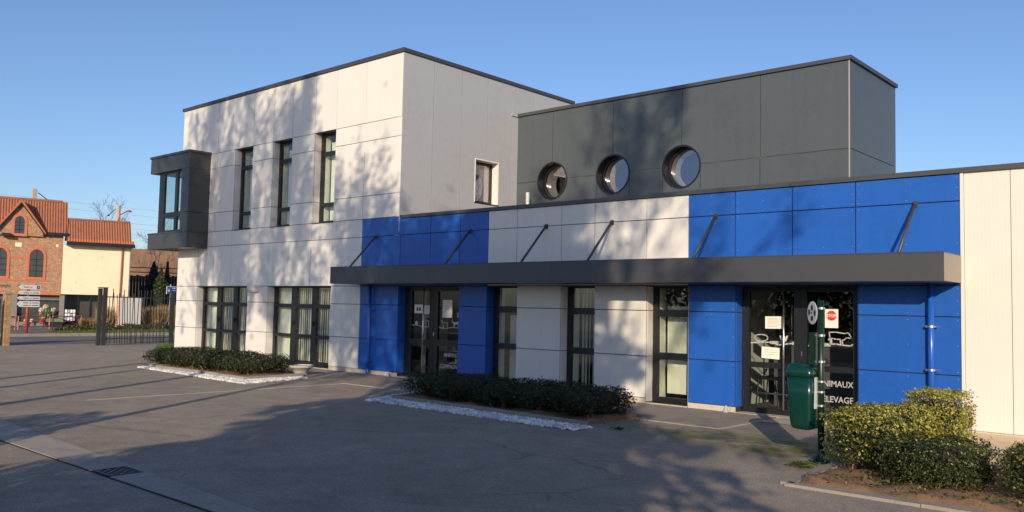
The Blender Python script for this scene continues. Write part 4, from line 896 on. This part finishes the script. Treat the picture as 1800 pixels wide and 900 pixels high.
# ------------------------------------------------------------------ brick shop house and its cream wing
HX, HY = -45.98, 5.02; HR = math.atan2(.96, .28)
hs_ = thing('brick_house', 'brick house with orange arched windows, steep tiled roof and shop below', 'house', (HX, HY, 0), HR); hs_.scale = (.865, 1, 1)
def arch(cx, z0, zs, r_, n=12): return [(cx-r_, z0), (cx+r_, z0)]+[(cx+r_*math.cos(math.pi*k/n), zs+r_*math.sin(math.pi*k/n)) for k in range(n+1)]
gc = -2.45
wallpoly = [(-7.0, 1.80), (-.20, 1.80), (-.20, 4.78), (-7.0, 4.78)]
MB().prism([(gc+1.20, 4.62), (gc+1.16, 4.80), (gc, 6.26), (gc-1.16, 4.80), (gc-1.20, 4.62)], -.16, -.002, 'y').build('gable_front', BRICK, hs_)
MB().prism(wallpoly, .0, .30, 'y').build('brick_wall', BRICK, hs_)
MB().box(-7.0, -.2, -.03, .31, 1.70, 1.798).build('shop_fascia', BRICKRED, hs_)
wins = [(-2.48, 4.72, 5.34, .25), (-1.53, 2.58, 3.62, .36), (-3.37, 2.58, 3.62, .36), (-4.6, 2.58, 3.62, .36)]
for cx, z0, zs, r_ in wins:
    dy = -.16 if z0 > 4 else 0.
    o = arch(cx, z0-.13, zs, r_+.14); i_ = arch(cx, z0, zs, r_); n = len(o); b = MB()
    vs = [(x, dy-.035, z) for x, z in o]+[(x, dy-.035, z) for x, z in i_]+[(x, dy-.001, z) for x, z in o]+[(x, dy-.001, z) for x, z in i_]
    fs = [(k, (k+1) % n, n+(k+1) % n, n+k) for k in range(n)]+[(k, 2*n+k, 2*n+(k+1) % n, (k+1) % n) for k in range(n)]+[(n+k, n+(k+1) % n, 3*n+(k+1) % n, 3*n+k) for k in range(n)]
    w = b.add(vs, fs).build('arched_window', BRICKRED, hs_)
    MB().prism(arch(cx, z0, zs, r_-.001), dy-.006, dy-.002, 'y').build('pane', mat('old_glass', (.03, .035, .04), .08, spec=.9) if 'old_glass' not in MATS else MATS['old_glass'], w)
    b = MB().box(cx-.018, cx+.018, dy-.022, dy-.007, z0, zs+r_-.02)
    for k in range(1, 4): b.box(cx-r_+.01, cx+r_-.01, dy-.020, dy-.0065, z0+(zs-z0+.12)*k/4+.0, z0+(zs-z0+.12)*k/4+.028)
    b.build('glazing_bars', FRAME, w)
MB().box(-7.0, -.85, -.02, -.0005, 2.38, 2.445).build('band_course', BRICKRED, hs_); MB().box(-2.87, -2.03, -.02, -.0005, 3.50, 3.62).build('band_course', BRICKRED, hs_)
MB().box(-2.64, -2.32, -.02, .0-.0005, 4.07, 4.27).build('stone_plaque', CREAMW, hs_); MB().box(-.57, -.44, -.02, -.0005, 4.14, 4.28).build('stone_plaque', CREAMW, hs_)
def tiled(x0, x1, y0, z0, y1, z1, pitch=.14, rows=0, name='roof', m_=TILE, parent=None):
    n = int((x1-x0)/pitch*6); vs = []; fs = []
    for i in range(n+1):
        x = x0+(x1-x0)*i/n; d = .022*math.cos(2*math.pi*i/6)
        for k, (y, z) in enumerate(((y0, z0), (y1, z1))): vs.append((x, y-d*.7, z+d*.7))
    fs = [(2*i, 2*i+2, 2*i+3, 2*i+1) for i in range(n)]
    k = len(vs); vs += [(x0, y0+.06, z0-.06), (x1, y0+.06, z0-.06), (x1, y1+.06, z1-.06), (x0, y1+.06, z1-.06)]; fs += [(k, k+3, k+2, k+1)]
    return MB().add(vs, fs).build(name, m_, parent or hs_)
rf = tiled(-7.0, -.0, -.12, 4.86, .62, 6.52)
MB().tube([(-7.0, .64, 6.53), (-.28, .64, 6.53)], .07, 8).build('ridge_tiles', TILE, rf)
tiled(-7.0, 0, 1.35, 4.9, .66, 6.5, name='rear_roof')
MB().prism([(.05, 4.8), (1.3, 4.8), (.64, 6.45)], -.25, -.2, 'x').build('gable_wall', BRICK, hs_)
MB().box(gc+1.16, .08, -.24, -.10, 4.70, 4.855).build('gutter', FRAME, hs_); MB().box(-7.0, gc-1.16, -.24, -.10, 4.70, 4.855).build('gutter', FRAME, hs_)
# dormer gable roof, two slopes running back
for s_ in (1, -1):
    e = MB().prism([(gc, 6.28), (gc+s_*1.30, 4.72), (gc+s_*1.30, 4.82), (gc, 6.44)], -.36, .75, 'y').build('gable_slope', TILEO, hs_)
    MB().prism([(gc, 6.20), (gc+s_*1.27, 4.68), (gc+s_*1.27, 4.76), (gc, 6.28)], -.34, -.165, 'y').build('barge_board', FRAME, hs_)
# shop front
MB().box(-7.0, -.2, .25, .30, 0, 1.70).build('shop_back', ROOMD, hs_)
for a, c in ((-2.72, -2.38), (-.24, .02)): MB().box(a, c, .0, .24, .1, 1.70).build('pilaster', mat('shop_grey', (.20, .20, .18), .7) if 'shop_grey' not in MATS else MATS['shop_grey'], hs_)
sw_ = MB().box(-2.38, -.24, .02, .06, .1, .34).build('shop_window', MATS['shop_grey'], hs_); MB().box(-2.38, -.24, .02, .06, 1.46, 1.50).build('head_rail', MATS['shop_grey'], sw_); MB().box(-2.38, -.24, .035, .045, .341, 1.459).build('pane', GLASSD, sw_)
text_part('oyages', .24, -3.32, 2.06, -.012, INK, hs_, 'LEFT', .004, .85); text_part('Toutures', .24, -2.40, 2.02, -.012, INK, hs_, 'LEFT', .004, 1.0)
MB().box(-3.35, -2.9, -.4, -.1, 4.55, 4.7).build('wall_lantern', FRAME, hs_)
rf_ = random.Random(3)
FL = [mat('flower_%d' % i, c, .8) for i, c in enumerate(((.75, .7, .6), (.6, .12, .3), (.7, .45, .05), (.5, .03, .04), (.12, .25, .06), (.7, .62, .5)))]
M4 = Matrix.Translation((HX, HY, 0)) @ Matrix.Rotation(HR, 4, 'Z') @ Matrix.Diagonal((.865, 1, 1, 1))
for i, (x, z, r_, c_) in enumerate(((-1.15, .95, .14, 0), (-.95, 1.1, .13, 5), (-.8, .85, .18, 4), (-1.2, .75, .09, 1), (-1.05, .55, .10, 2), (-1.05, .38, .12, 3), (-.55, .95, .12, 0), (-1.9, .42, .10, 2), (-1.6, .42, .09, 0))):
    p = M4 @ Vector((x, -.15, z)); rng = np.random.default_rng(200+i); d = unit(rng.normal(size=(130, 3))); v, f = leaves(d*r_*rng.uniform(.4, 1, (130, 1)), d, .07, rng, .8)
    ft = thing('flower_bunch', ['white flowers high on the shop display', 'cream flowers at the top of the shop display', 'green bouquet in the middle of the shop display', 'pink flowers on the left of the shop display', 'yellow flowers in the shop display', 'red flowers at the bottom of the shop display', 'white flowers at the right of the shop display', 'orange flowers low at the left of the shop window', 'white flowers low at the left of the shop window'][i], 'flowers', p, 0, 'flowers displayed outside the shop')
    fast('blooms', v, f, FL[c_], ft); MB().lathe([(.03, -r_-.12), (.05, -r_*.5)], (0, 0, 0), 8).tube([(0, 0, -max(.02, z-.1)), (0, 0, -r_-.1)], .01, 5).build('bucket', MATS['shop_grey'], ft)
p = M4 @ Vector((-.45, -.25, .1))
fb = thing('flower_trough', 'green planting trough below the shop display', 'planter', p, HR); MB().box(-.38, .38, -.1, .1, .26, .42).build('trough', mat('trough_green', (.12, .2, .10), .7), fb); MB().box(-.33, .33, -.06, .06, 0, .26).build('stand', FRAME, fb)
# cream wing
cw = thing('cream_wing', 'cream rendered building with orange tiled roof joined to the brick house', 'house', (HX, HY, 0), HR); cw.scale = (.82, 1, 1)
MB().box(-.198, 3.64, .01, 3.0, 1.76, 4.26).build('rendered_wall', CREAMW, cw)
MB().box(2.3, 3.64, .012, 3.0, 0, 1.758).build('rendered_wall', CREAMW, cw)
MB().box(-.19, 2.3, .9, .95, 0, 1.758).build('shop_back', ROOMD, cw)
for a in (.03, .75, 1.45, 2.2): MB().box(a, a+.07, .05, .11, .1, 1.75).build('shop_frame', FRAME, cw)
MB().box(.1, 2.2, .07, .08, .3, 1.7).build('shop_glass', GLASSD, cw)
b = MB()
for i in range(4):
    for j in range(3): MB().box(.08+.15*i, .20+.15*i, -.03, -.015, .42+.20*j, .58+.20*j).build('poster', PAPERW if (i+j) % 3 else mat('poster_blue', (.3, .4, .6), .7) if 'poster_blue' not in MATS else MATS['poster_blue'], cw)
tiled(-.05, 3.66, -.28, 4.62, .30, 5.62, .15, parent=cw); tiled(-.05, 3.82, -.36, 4.45, -.285, 4.615, .15, m_=TILEO, name='eave_tiles', parent=cw)
MB().tube([(-.05, .32, 5.63), (3.62, .32, 5.66)], .06, 8).build('ridge_tiles', TILE, cw)
tiled(-.05, 3.66, .95, 4.6, .34, 5.6, .15, name='rear_roof', parent=cw)
MB().box(-.05, 3.86, -.42, -.32, 4.26, 4.445).build('gutter', FRAME, cw); MB().box(-.05, 3.80, -.319, .0, 4.262, 4.30).build('soffit', FRAME, cw)
dpp = MB().tube([(3.17, -.07, 4.26), (3.13, -.07, 1.2), (3.12, -.07, 0.1)], .045, 8).build('downpipe', BRICKRED, cw)
for x in (.55, 2.0):
    for z in (2.4, 3.75): MB().lathe([(.05, 0), (.04, -.025), (.001, -.03)], (x, .009, z), 8, 'y').build('wall_anchor', CREAMW, cw)
MB().box(3.641, 3.70, .02, .1, 0, 4.3).build('corner_pipe', GALV, cw)
# dark fence and cypresses right of the wing
df = thing('dark_fence', 'tall black boarded fence in shade behind the cypress trees', 'fence', (-50.0, 9.8, 0), R(62))
for k in range(34): MB().box(k*.16, k*.16+.152, 0, .03, 0, 2.95+.03*((k*5) % 3)).build('board', FENCE, df)
for k in range(4): MB().box(k*1.7, k*1.7+.09, .031, .12, 0, 3.55).build('post', FENCE, df)
MB().box(0, 5.4, .05, .1, 3.15, 3.2).build('rail', FENCE, df); MB().box(0, 5.4, .05, .1, 3.42, 3.47).build('rail', FENCE, df)
def cypress(label, x, y, h, r_, seed, m_, n=5200):
    rng = np.random.default_rng(seed); t = thing('cypress_tree', label, 'tree', (x, y, 0), 0, 'cypresses by the dark fence')
    z = rng.uniform(.05, 1, n); prof_ = r_*np.minimum(1, (1-z)*3.0)**.7*(.75+.25*np.sin(z*9+seed))*np.minimum(1, .5+z*3); a = rng.uniform(0, 6.28, n); rr = prof_*np.sqrt(rng.uniform(.3, 1, n))*(1+.22*np.sin(a*3+z*14+seed))
    p = np.stack([rr*np.cos(a), rr*np.sin(a), z*h], 1); nn = np.stack([np.cos(a), np.sin(a), .5+0*a], 1); v, f = leaves(p, nn, .12, rng, .5); fast('crown', v, f, m_, t)
    MB().tube([(0, 0, 0), (0, 0, h*.8)], [.07, .02], 6).build('trunk', BARK, t)
cypress('dark cypress standing left, against the black fence', -47.8, 10.5, 3.75, .40, 1, NEEDLE); cypress('sunlit green cypress standing right, beside the blue sign', -46.2, 10.15, 3.35, .42, 2, LEAF_C)
cypress('slim dark cypress tip behind the sunlit cypress', -48.6, 11.7, 3.85, .28, 3, NEEDLE, 3000)
# far houses
def farhouse(label, x, y, w, d, h, hr, rz, name='far_house'):
    t = thing(name, label, 'house', (x, y, 0), rz)
    MB().box(-w/2, w/2, -d/2, d/2, 0, h).build('wall', FARWALL, t); MB().prism([(-d/2-.3, h-.1), (d/2+.3, h-.1), (0, hr)], -w/2-.2, w/2+.2, 'x').build('roof', FARROOF, t)
    MB().box(-w*.3, -w*.3+.5, -.3, .3, hr-.8, hr+.6).build('chimney', BRICK, t)
    MB().prism([(-d/2+.5, h+.55), (-d/2+1.2, h+1.15), (-d/2+1.2, h+1.2), (-d/2+.5, h+.6)], .1, 1.5, 'x').build('roof_window', mat('roof_glass', (.12, .16, .28), .1) if 'roof_glass' not in MATS else MATS['roof_glass'], t)
    for i in range(3): MB().box(-w/2+.8+i*1.6, -w/2+1.6+i*1.6, -d/2-.02, -d/2-.001, h-1.5, h-.5).build('window', MATS['old_glass'], t)
farhouse('distant brown roofed house behind the black fence', -74, 22.0, 5.5, 5, 3.3, 6.0, R(70)); farhouse('distant house with chimney at the edge of the white wall', -76, 27.6, 5, 4.6, 3.4, 6.1, R(66))
# utility poles, lamp, wires
up = thing('utility_pole', 'concrete utility pole rising behind the roof of the brick house', 'pole', (-62, 8.85, 0)); MB().tube([(0, 0, 0), (0, 0, 8.85)], [.22, .19], 4).build('shaft', CONC, up); MB().tube([(.1, .2, 8.6), (.3, .75, 8.15)], .03, 5).lathe([(.06, 0), (.10, -.12), (.001, -.14)], (.3, .78, 8.15), 8).build('lamp_arm', FRAME, up)
up2 = thing('utility_pole', 'concrete utility pole behind the right end of the orange roof', 'pole', (-60, 13.6, 0)); MB().tube([(0, 0, 0), (0, 0, 8.1)], [.20, .16], 8).build('shaft', CONC, up2); MB().tube([(0, -.1, 7.9), (0, -.6, 7.4)], .025, 5).lathe([(.05, 0), (.1, -.1), (.001, -.12)], (0, -.65, 7.4), 8).build('lamp_arm', FRAME, up2)
sl_ = thing('street_lamp', 'red street lamp with curved arm above the orange roof', 'street lamp', (-50.5, 9.45, 0)); MB().tube([(0, 0, 0), (0, 0, 5.9), (.05, .12, 6.5), (.1, .5, 6.75)], [.06, .045, .035, .03], 8).build('mast', REDP, sl_, smooth=True); MB().lathe([(.001, -.03), (.12, -.02), (.16, .03), (.1, .08), (.001, .1)], (.1, .62, 6.75), 10).build('lamp_head', PINKP, sl_)
for i, (z, lb) in enumerate(((8.4, 'highest overhead wire crossing the sky on the left'), (7.9, 'second overhead wire from the top on the left'), (7.3, 'third overhead wire from the top on the left'), (6.9, 'fourth overhead wire from the top on the left'), (6.5, 'lowest overhead wire on the left'))):
    pts = [(-62+.02*k*k*0, -10+k*4.0, z+.006*(k-10)**2*.6-.25) for k in range(0, 17)]
    tag(MB().tube(pts, .006, 4, False).build('overhead_wire', WIRE), lb, 'wire', 'overhead wires across the street')

# ------------------------------------------------------------------ bare trees
def bare_tree(name, label, x, y, h, r0, seed, spread=.55, crown0=.32, levels=4, group=None, kids=(11, 6, 5, 4), ivy=0, twig=.016, up=1.5, lim=.30, clumps=0):
    rr = random.Random(seed); t = thing(name, label, 'tree', (x, y, 0), 0, group); tb = MB(); cb = MB(); tips = []
    def grow(p, d, L, r_, lev):
        n = 4 if lev < 3 else 3; pts = [p]; q = p.copy(); dd = d.copy()
        for k in range(n):
            dd = (dd+Vector((rr.gauss(0, .12), rr.gauss(0, .12), .05+rr.gauss(0, .06)))).normalized(); q = q+dd*(L/n); pts.append(q.copy())
        end = max(r_*.45, twig*.6); cb.tube(pts, [r_+(end-r_)*k/n for k in range(n+1)], (6, 5, 4, 3, 3, 3)[lev], False)
        if lev >= 2: tips.extend(pts[1:])
        if lev+1 >= levels: return
        for k in range(kids[lev+1]):
            f = rr.uniform(.25, 1.0); i = min(n-1, int(f*n)); p0 = pts[i].lerp(pts[i+1], f*n-i)
            ax = dd.orthogonal(); ax.rotate(Matrix.Rotation(rr.uniform(0, 6.28), 3, dd)); nd_ = (dd*math.cos(spread)+ax*math.sin(spread*rr.uniform(.7, 1.4))).normalized(); nd_.z += .12
            grow(p0, nd_.normalized(), L*rr.uniform(.42, .68), max(r_*.45*(1-.35*f), twig*.6), lev+1)
    tp = [Vector((0, 0, 0))]; d = Vector((0, 0, 1))
    for k in range(8): d = (d+Vector((rr.gauss(0, .03), rr.gauss(0, .03), 0))).normalized(); tp.append(tp[-1]+d*h*.86/8)
    tb.tube(tp, [r0*(1-.10*k) if k < 4 else r0*(.62-.14*(k-4)) for k in range(9)], 9, False); tb.lathe([(r0*1.6, 0), (r0*1.1, .35), (r0*.95, .8)], (0, 0, 0), 9)
    for k in range(kids[0]):
        f = crown0+(1-crown0)*(k+rr.random()*.6)/kids[0]; i = min(7, int(f*8)); p0 = tp[i].lerp(tp[i+1], f*8-i); a = k*2.4+rr.uniform(-.4, .4); up_ = up*(.7+.6*f)
        grow(p0, Vector((math.cos(a), math.sin(a), up_)).normalized(), h*lim*(1.15-.6*f)*rr.uniform(.8, 1.2), r0*(.5-.3*f), 0)
    tb.build('trunk', BARK, t, smooth=True); cb.build('crown', BARK, t)
    if clumps:
        rng = np.random.default_rng(seed+7); P = np.array([tuple(p) for p in tips]); P = P[rng.integers(0, len(P), clumps)]
        C_ = np.repeat(P, 26, 0)+rng.normal(size=(clumps*26, 3))*np.array([.085, .085, .45]); v, f = leaves(C_, rng.normal(size=(clumps*26, 3)), .135, rng, .7); fast('shadow_clumps', v, f, MATS['dead_leaf'], t)  # leaf clumps added and stretched upward to cast streaky shadows
    if ivy:
        rng = np.random.default_rng(seed); P = np.array([tuple(p) for p in tips]); P = P[rng.integers(0, len(P), ivy)]+rng.normal(size=(ivy, 3))*.18; v, f = leaves(P, rng.normal(size=(ivy, 3)), .13, rng, .7); fast('ivy_leaves', v, f, LEAF_M, t)
    return t
bare_tree('bare_tree', 'leafless tree with fine twigs behind the orange tiled roof', -66, 15.8, 9.0, .09, 2, .5, .3, 4, kids=(9, 5, 4, 3), twig=.008, up=1.3)
bare_tree('bare_tree', 'leafless thin tree between the utility pole and the corner bay', -68, 20.2, 7.5, .08, 3, .5, .3, 4, kids=(9, 5, 4, 3), twig=.008, up=1.3)
# trees across the court from the building: their shadows lie on walls and asphalt
TY = -18.0
def xf(X, y): return X-.651*y
shade = 'trees across the court, facing the building'
bare_tree('bare_tree', 'tall bare tree shading the left end of the white upper wall', xf(-22.4, TY), TY, 13.4, .13, 11, .36, .48, group=shade, up=2.3, lim=.30, kids=(12, 6, 4, 3), clumps=140)
bare_tree('bare_tree', 'tall bare tree shading the wall around the three narrow windows', xf(-18.9, TY-1), TY-1, 13.7, .15, 12, .36, .50, group=shade, up=2.0, lim=.28, kids=(13, 6, 4, 3), clumps=330)
bare_tree('bare_tree', 'shorter bare tree shading the wall left of the blue panels', xf(-16.3, TY+1), TY+1, 9.9, .12, 13, .42, .56, group=shade, up=1.9, lim=.28, kids=(12, 6, 4, 3), clumps=170)
bare_tree('bare_tree', 'low bare tree shading the left blue panels', xf(-13.3, TY+.5), TY+.5, 9.4, .13, 17, .45, .60, group=shade, up=1.4, lim=.30, kids=(13, 6, 5, 3), clumps=200)
bare_tree('bare_tree', 'low bare tree shading the foot of the left white wall', xf(-20.8, TY+1.5), TY+1.5, 10.2, .11, 19, .42, .58, group=shade, up=1.8, lim=.30, kids=(12, 6, 4, 3), clumps=150)
bare_tree('bare_tree', 'bare tree with some ivy shading the round windows', xf(-8.6, TY-1.5), TY-1.5, 14.4, .15, 14, .40, .48, group=shade, ivy=300, up=2.1, lim=.26, kids=(11, 6, 4, 3), clumps=100)
def conifer(label, x, y, h, r_, seed, n):
    rng = np.random.default_rng(seed); t = thing('spruce_tree', label, 'tree', (x, y, 0), 0, shade)
    z = rng.power(1.0, n)*.97+.03; a = rng.uniform(0, 6.28, n); lay = .80+.20*np.sin(z*46); R0 = r_*np.clip((1-z)*1.35, 0, 1)**.55*lay*(1+.18*np.sin(a*5+z*30)+.1*np.sin(a*9)); rr_ = R0*np.sqrt(rng.uniform(.08, 1, n)); 
    p = np.stack([rr_*np.cos(a), rr_*np.sin(a), z*h+.8-rr_*.18], 1); v, f = leaves(p, np.stack([np.cos(a)*.4, np.sin(a)*.4, 1+0*a], 1), .42, rng, .45, .35); fast('crown', v, f, NEEDLE, t)
    MB().tube([(0, 0, 0), (0, 0, h*.9)], [.25, .05], 8).build('trunk', BARK, t)
conifer('dense dark spruce shading the middle of the court', xf(-10.9, TY), TY, 10.9, 3.25, 5, 34000)

def laurel(label, x, y, h, r_, seed, n=5000, p=2.0, lsize=.13, loose=0):
    rng = np.random.default_rng(seed); t = thing('shade_bush', label, 'bush', (x, y, 0), 0, 'evergreens behind the court'); d = unit(rng.normal(size=(n, 3))); d = d/np.power(np.sum(np.abs(d)**p, 1), 1/p)[:, None]
    q = d*np.cbrt(rng.uniform(.25, 1, n))[:, None]*np.array([r_, r_, h*.5])*(1+.05*np.sin(d[:, :1]*6)); q[:, 2] += h*.5
    if loose: cc = q[rng.integers(0, n, loose)]; q = np.repeat(cc, n//loose, 0)+rng.normal(size=(loose*(n//loose), 3))*.16; d = rng.normal(size=q.shape)
    q[:, 2] = np.abs(q[:, 2]); v, f = leaves(q, d, lsize, rng, .5); fast('foliage', v, f, LEAF_M, t); MB().tube([(0, 0, 0), (.05, 0, h*.4), (0, .05, h*.8)], [.06, .04, .02], 6).build('stem', BARK, t)
laurel('unseen round bush added to cast the curved shadow at the left of the court', xf(-17.1, -15.2), -15.2, 2.85, 1.05, 41)  # added out of view for the rounded shadow edge
laurel('unseen low wide bush added to shade the gutter in the foreground', xf(-13.7, -15.2), -15.2, 2.24, 1.35, 42, 9000, 5.0)  # added out of view, boxy top shaped to shade the gutter
laurel('unseen broad bush added to shade the foreground nearest the viewpoint', xf(-11.9, -15.4), -15.4, 2.35, 1.2, 44, 8000, 5.0)  # second unseen bush, carries the low foreground shade further right
laurel('loose holly casting dappled shade in front of the right door', xf(-7.1, TY), TY, 5.9, 1.15, 43, 1500, 2.0, .16, 36)
rng = np.random.default_rng(77); n = 26000; q = np.stack([rng.uniform(-26, 40, n), rng.normal(size=n)*.35-27, rng.uniform(.05, 1, n)**.8*3.9], 1); q[:, 2] *= 1+.12*np.sin(q[:, 0]*1.3)+.08*np.sin(q[:, 0]*3.1)
v, f = leaves(q, np.tile([0, 1., .3], (n, 1)), .32, rng, .55); tag(fast('reflection_hedge', v, f, LEAF_M, None, kind='stuff'), 'tall evergreen hedge added out of view for the windows to reflect', 'hedge')  # unseen backdrop, put in so the glass reflects foliage

# small loose things on the ground
for x, y, lb in ((-14.52, -.10, 'small stone door stop by the left door, under the blue pier'), (-6.42, -.09, 'small metal door stop on the kerb left of the right door')):
    d = thing('door_stop', lb, 'door stop', (x, y, .006)); MB().lathe([(.001, 0), (.045, 0), (.04, .03), (.025, .06), (.001, .065)], (0, 0, 0), 9).build('base', STONE, d); MB().tube([(0, 0, .05), (.015, -.01, .10)], [.012, .016], 6).build('rubber', GALVW, d)
tag(MB().prism([(-8.16, -10.03), (-8.06, -10.05), (-8.04, -9.97), (-8.13, -9.95)], .006, .02, 'z').build('paper_scrap', PAPER), 'scrap of white paper on the asphalt at the left edge', 'paper')
rngp = np.random.default_rng(9); v, f = leaves(np.array([-6.42, -3.02, .02])+rngp.normal(size=(26, 3))*np.array([.07, .03, .006]), np.tile([0, 0, 1.], (26, 1)), .05, rngp, .6, .5)
tag(fast('leaf_clump', v, f, MATS['shrub_core'], None), 'dark clump of wet leaves at the right tip of the centre gravel', 'leaves')
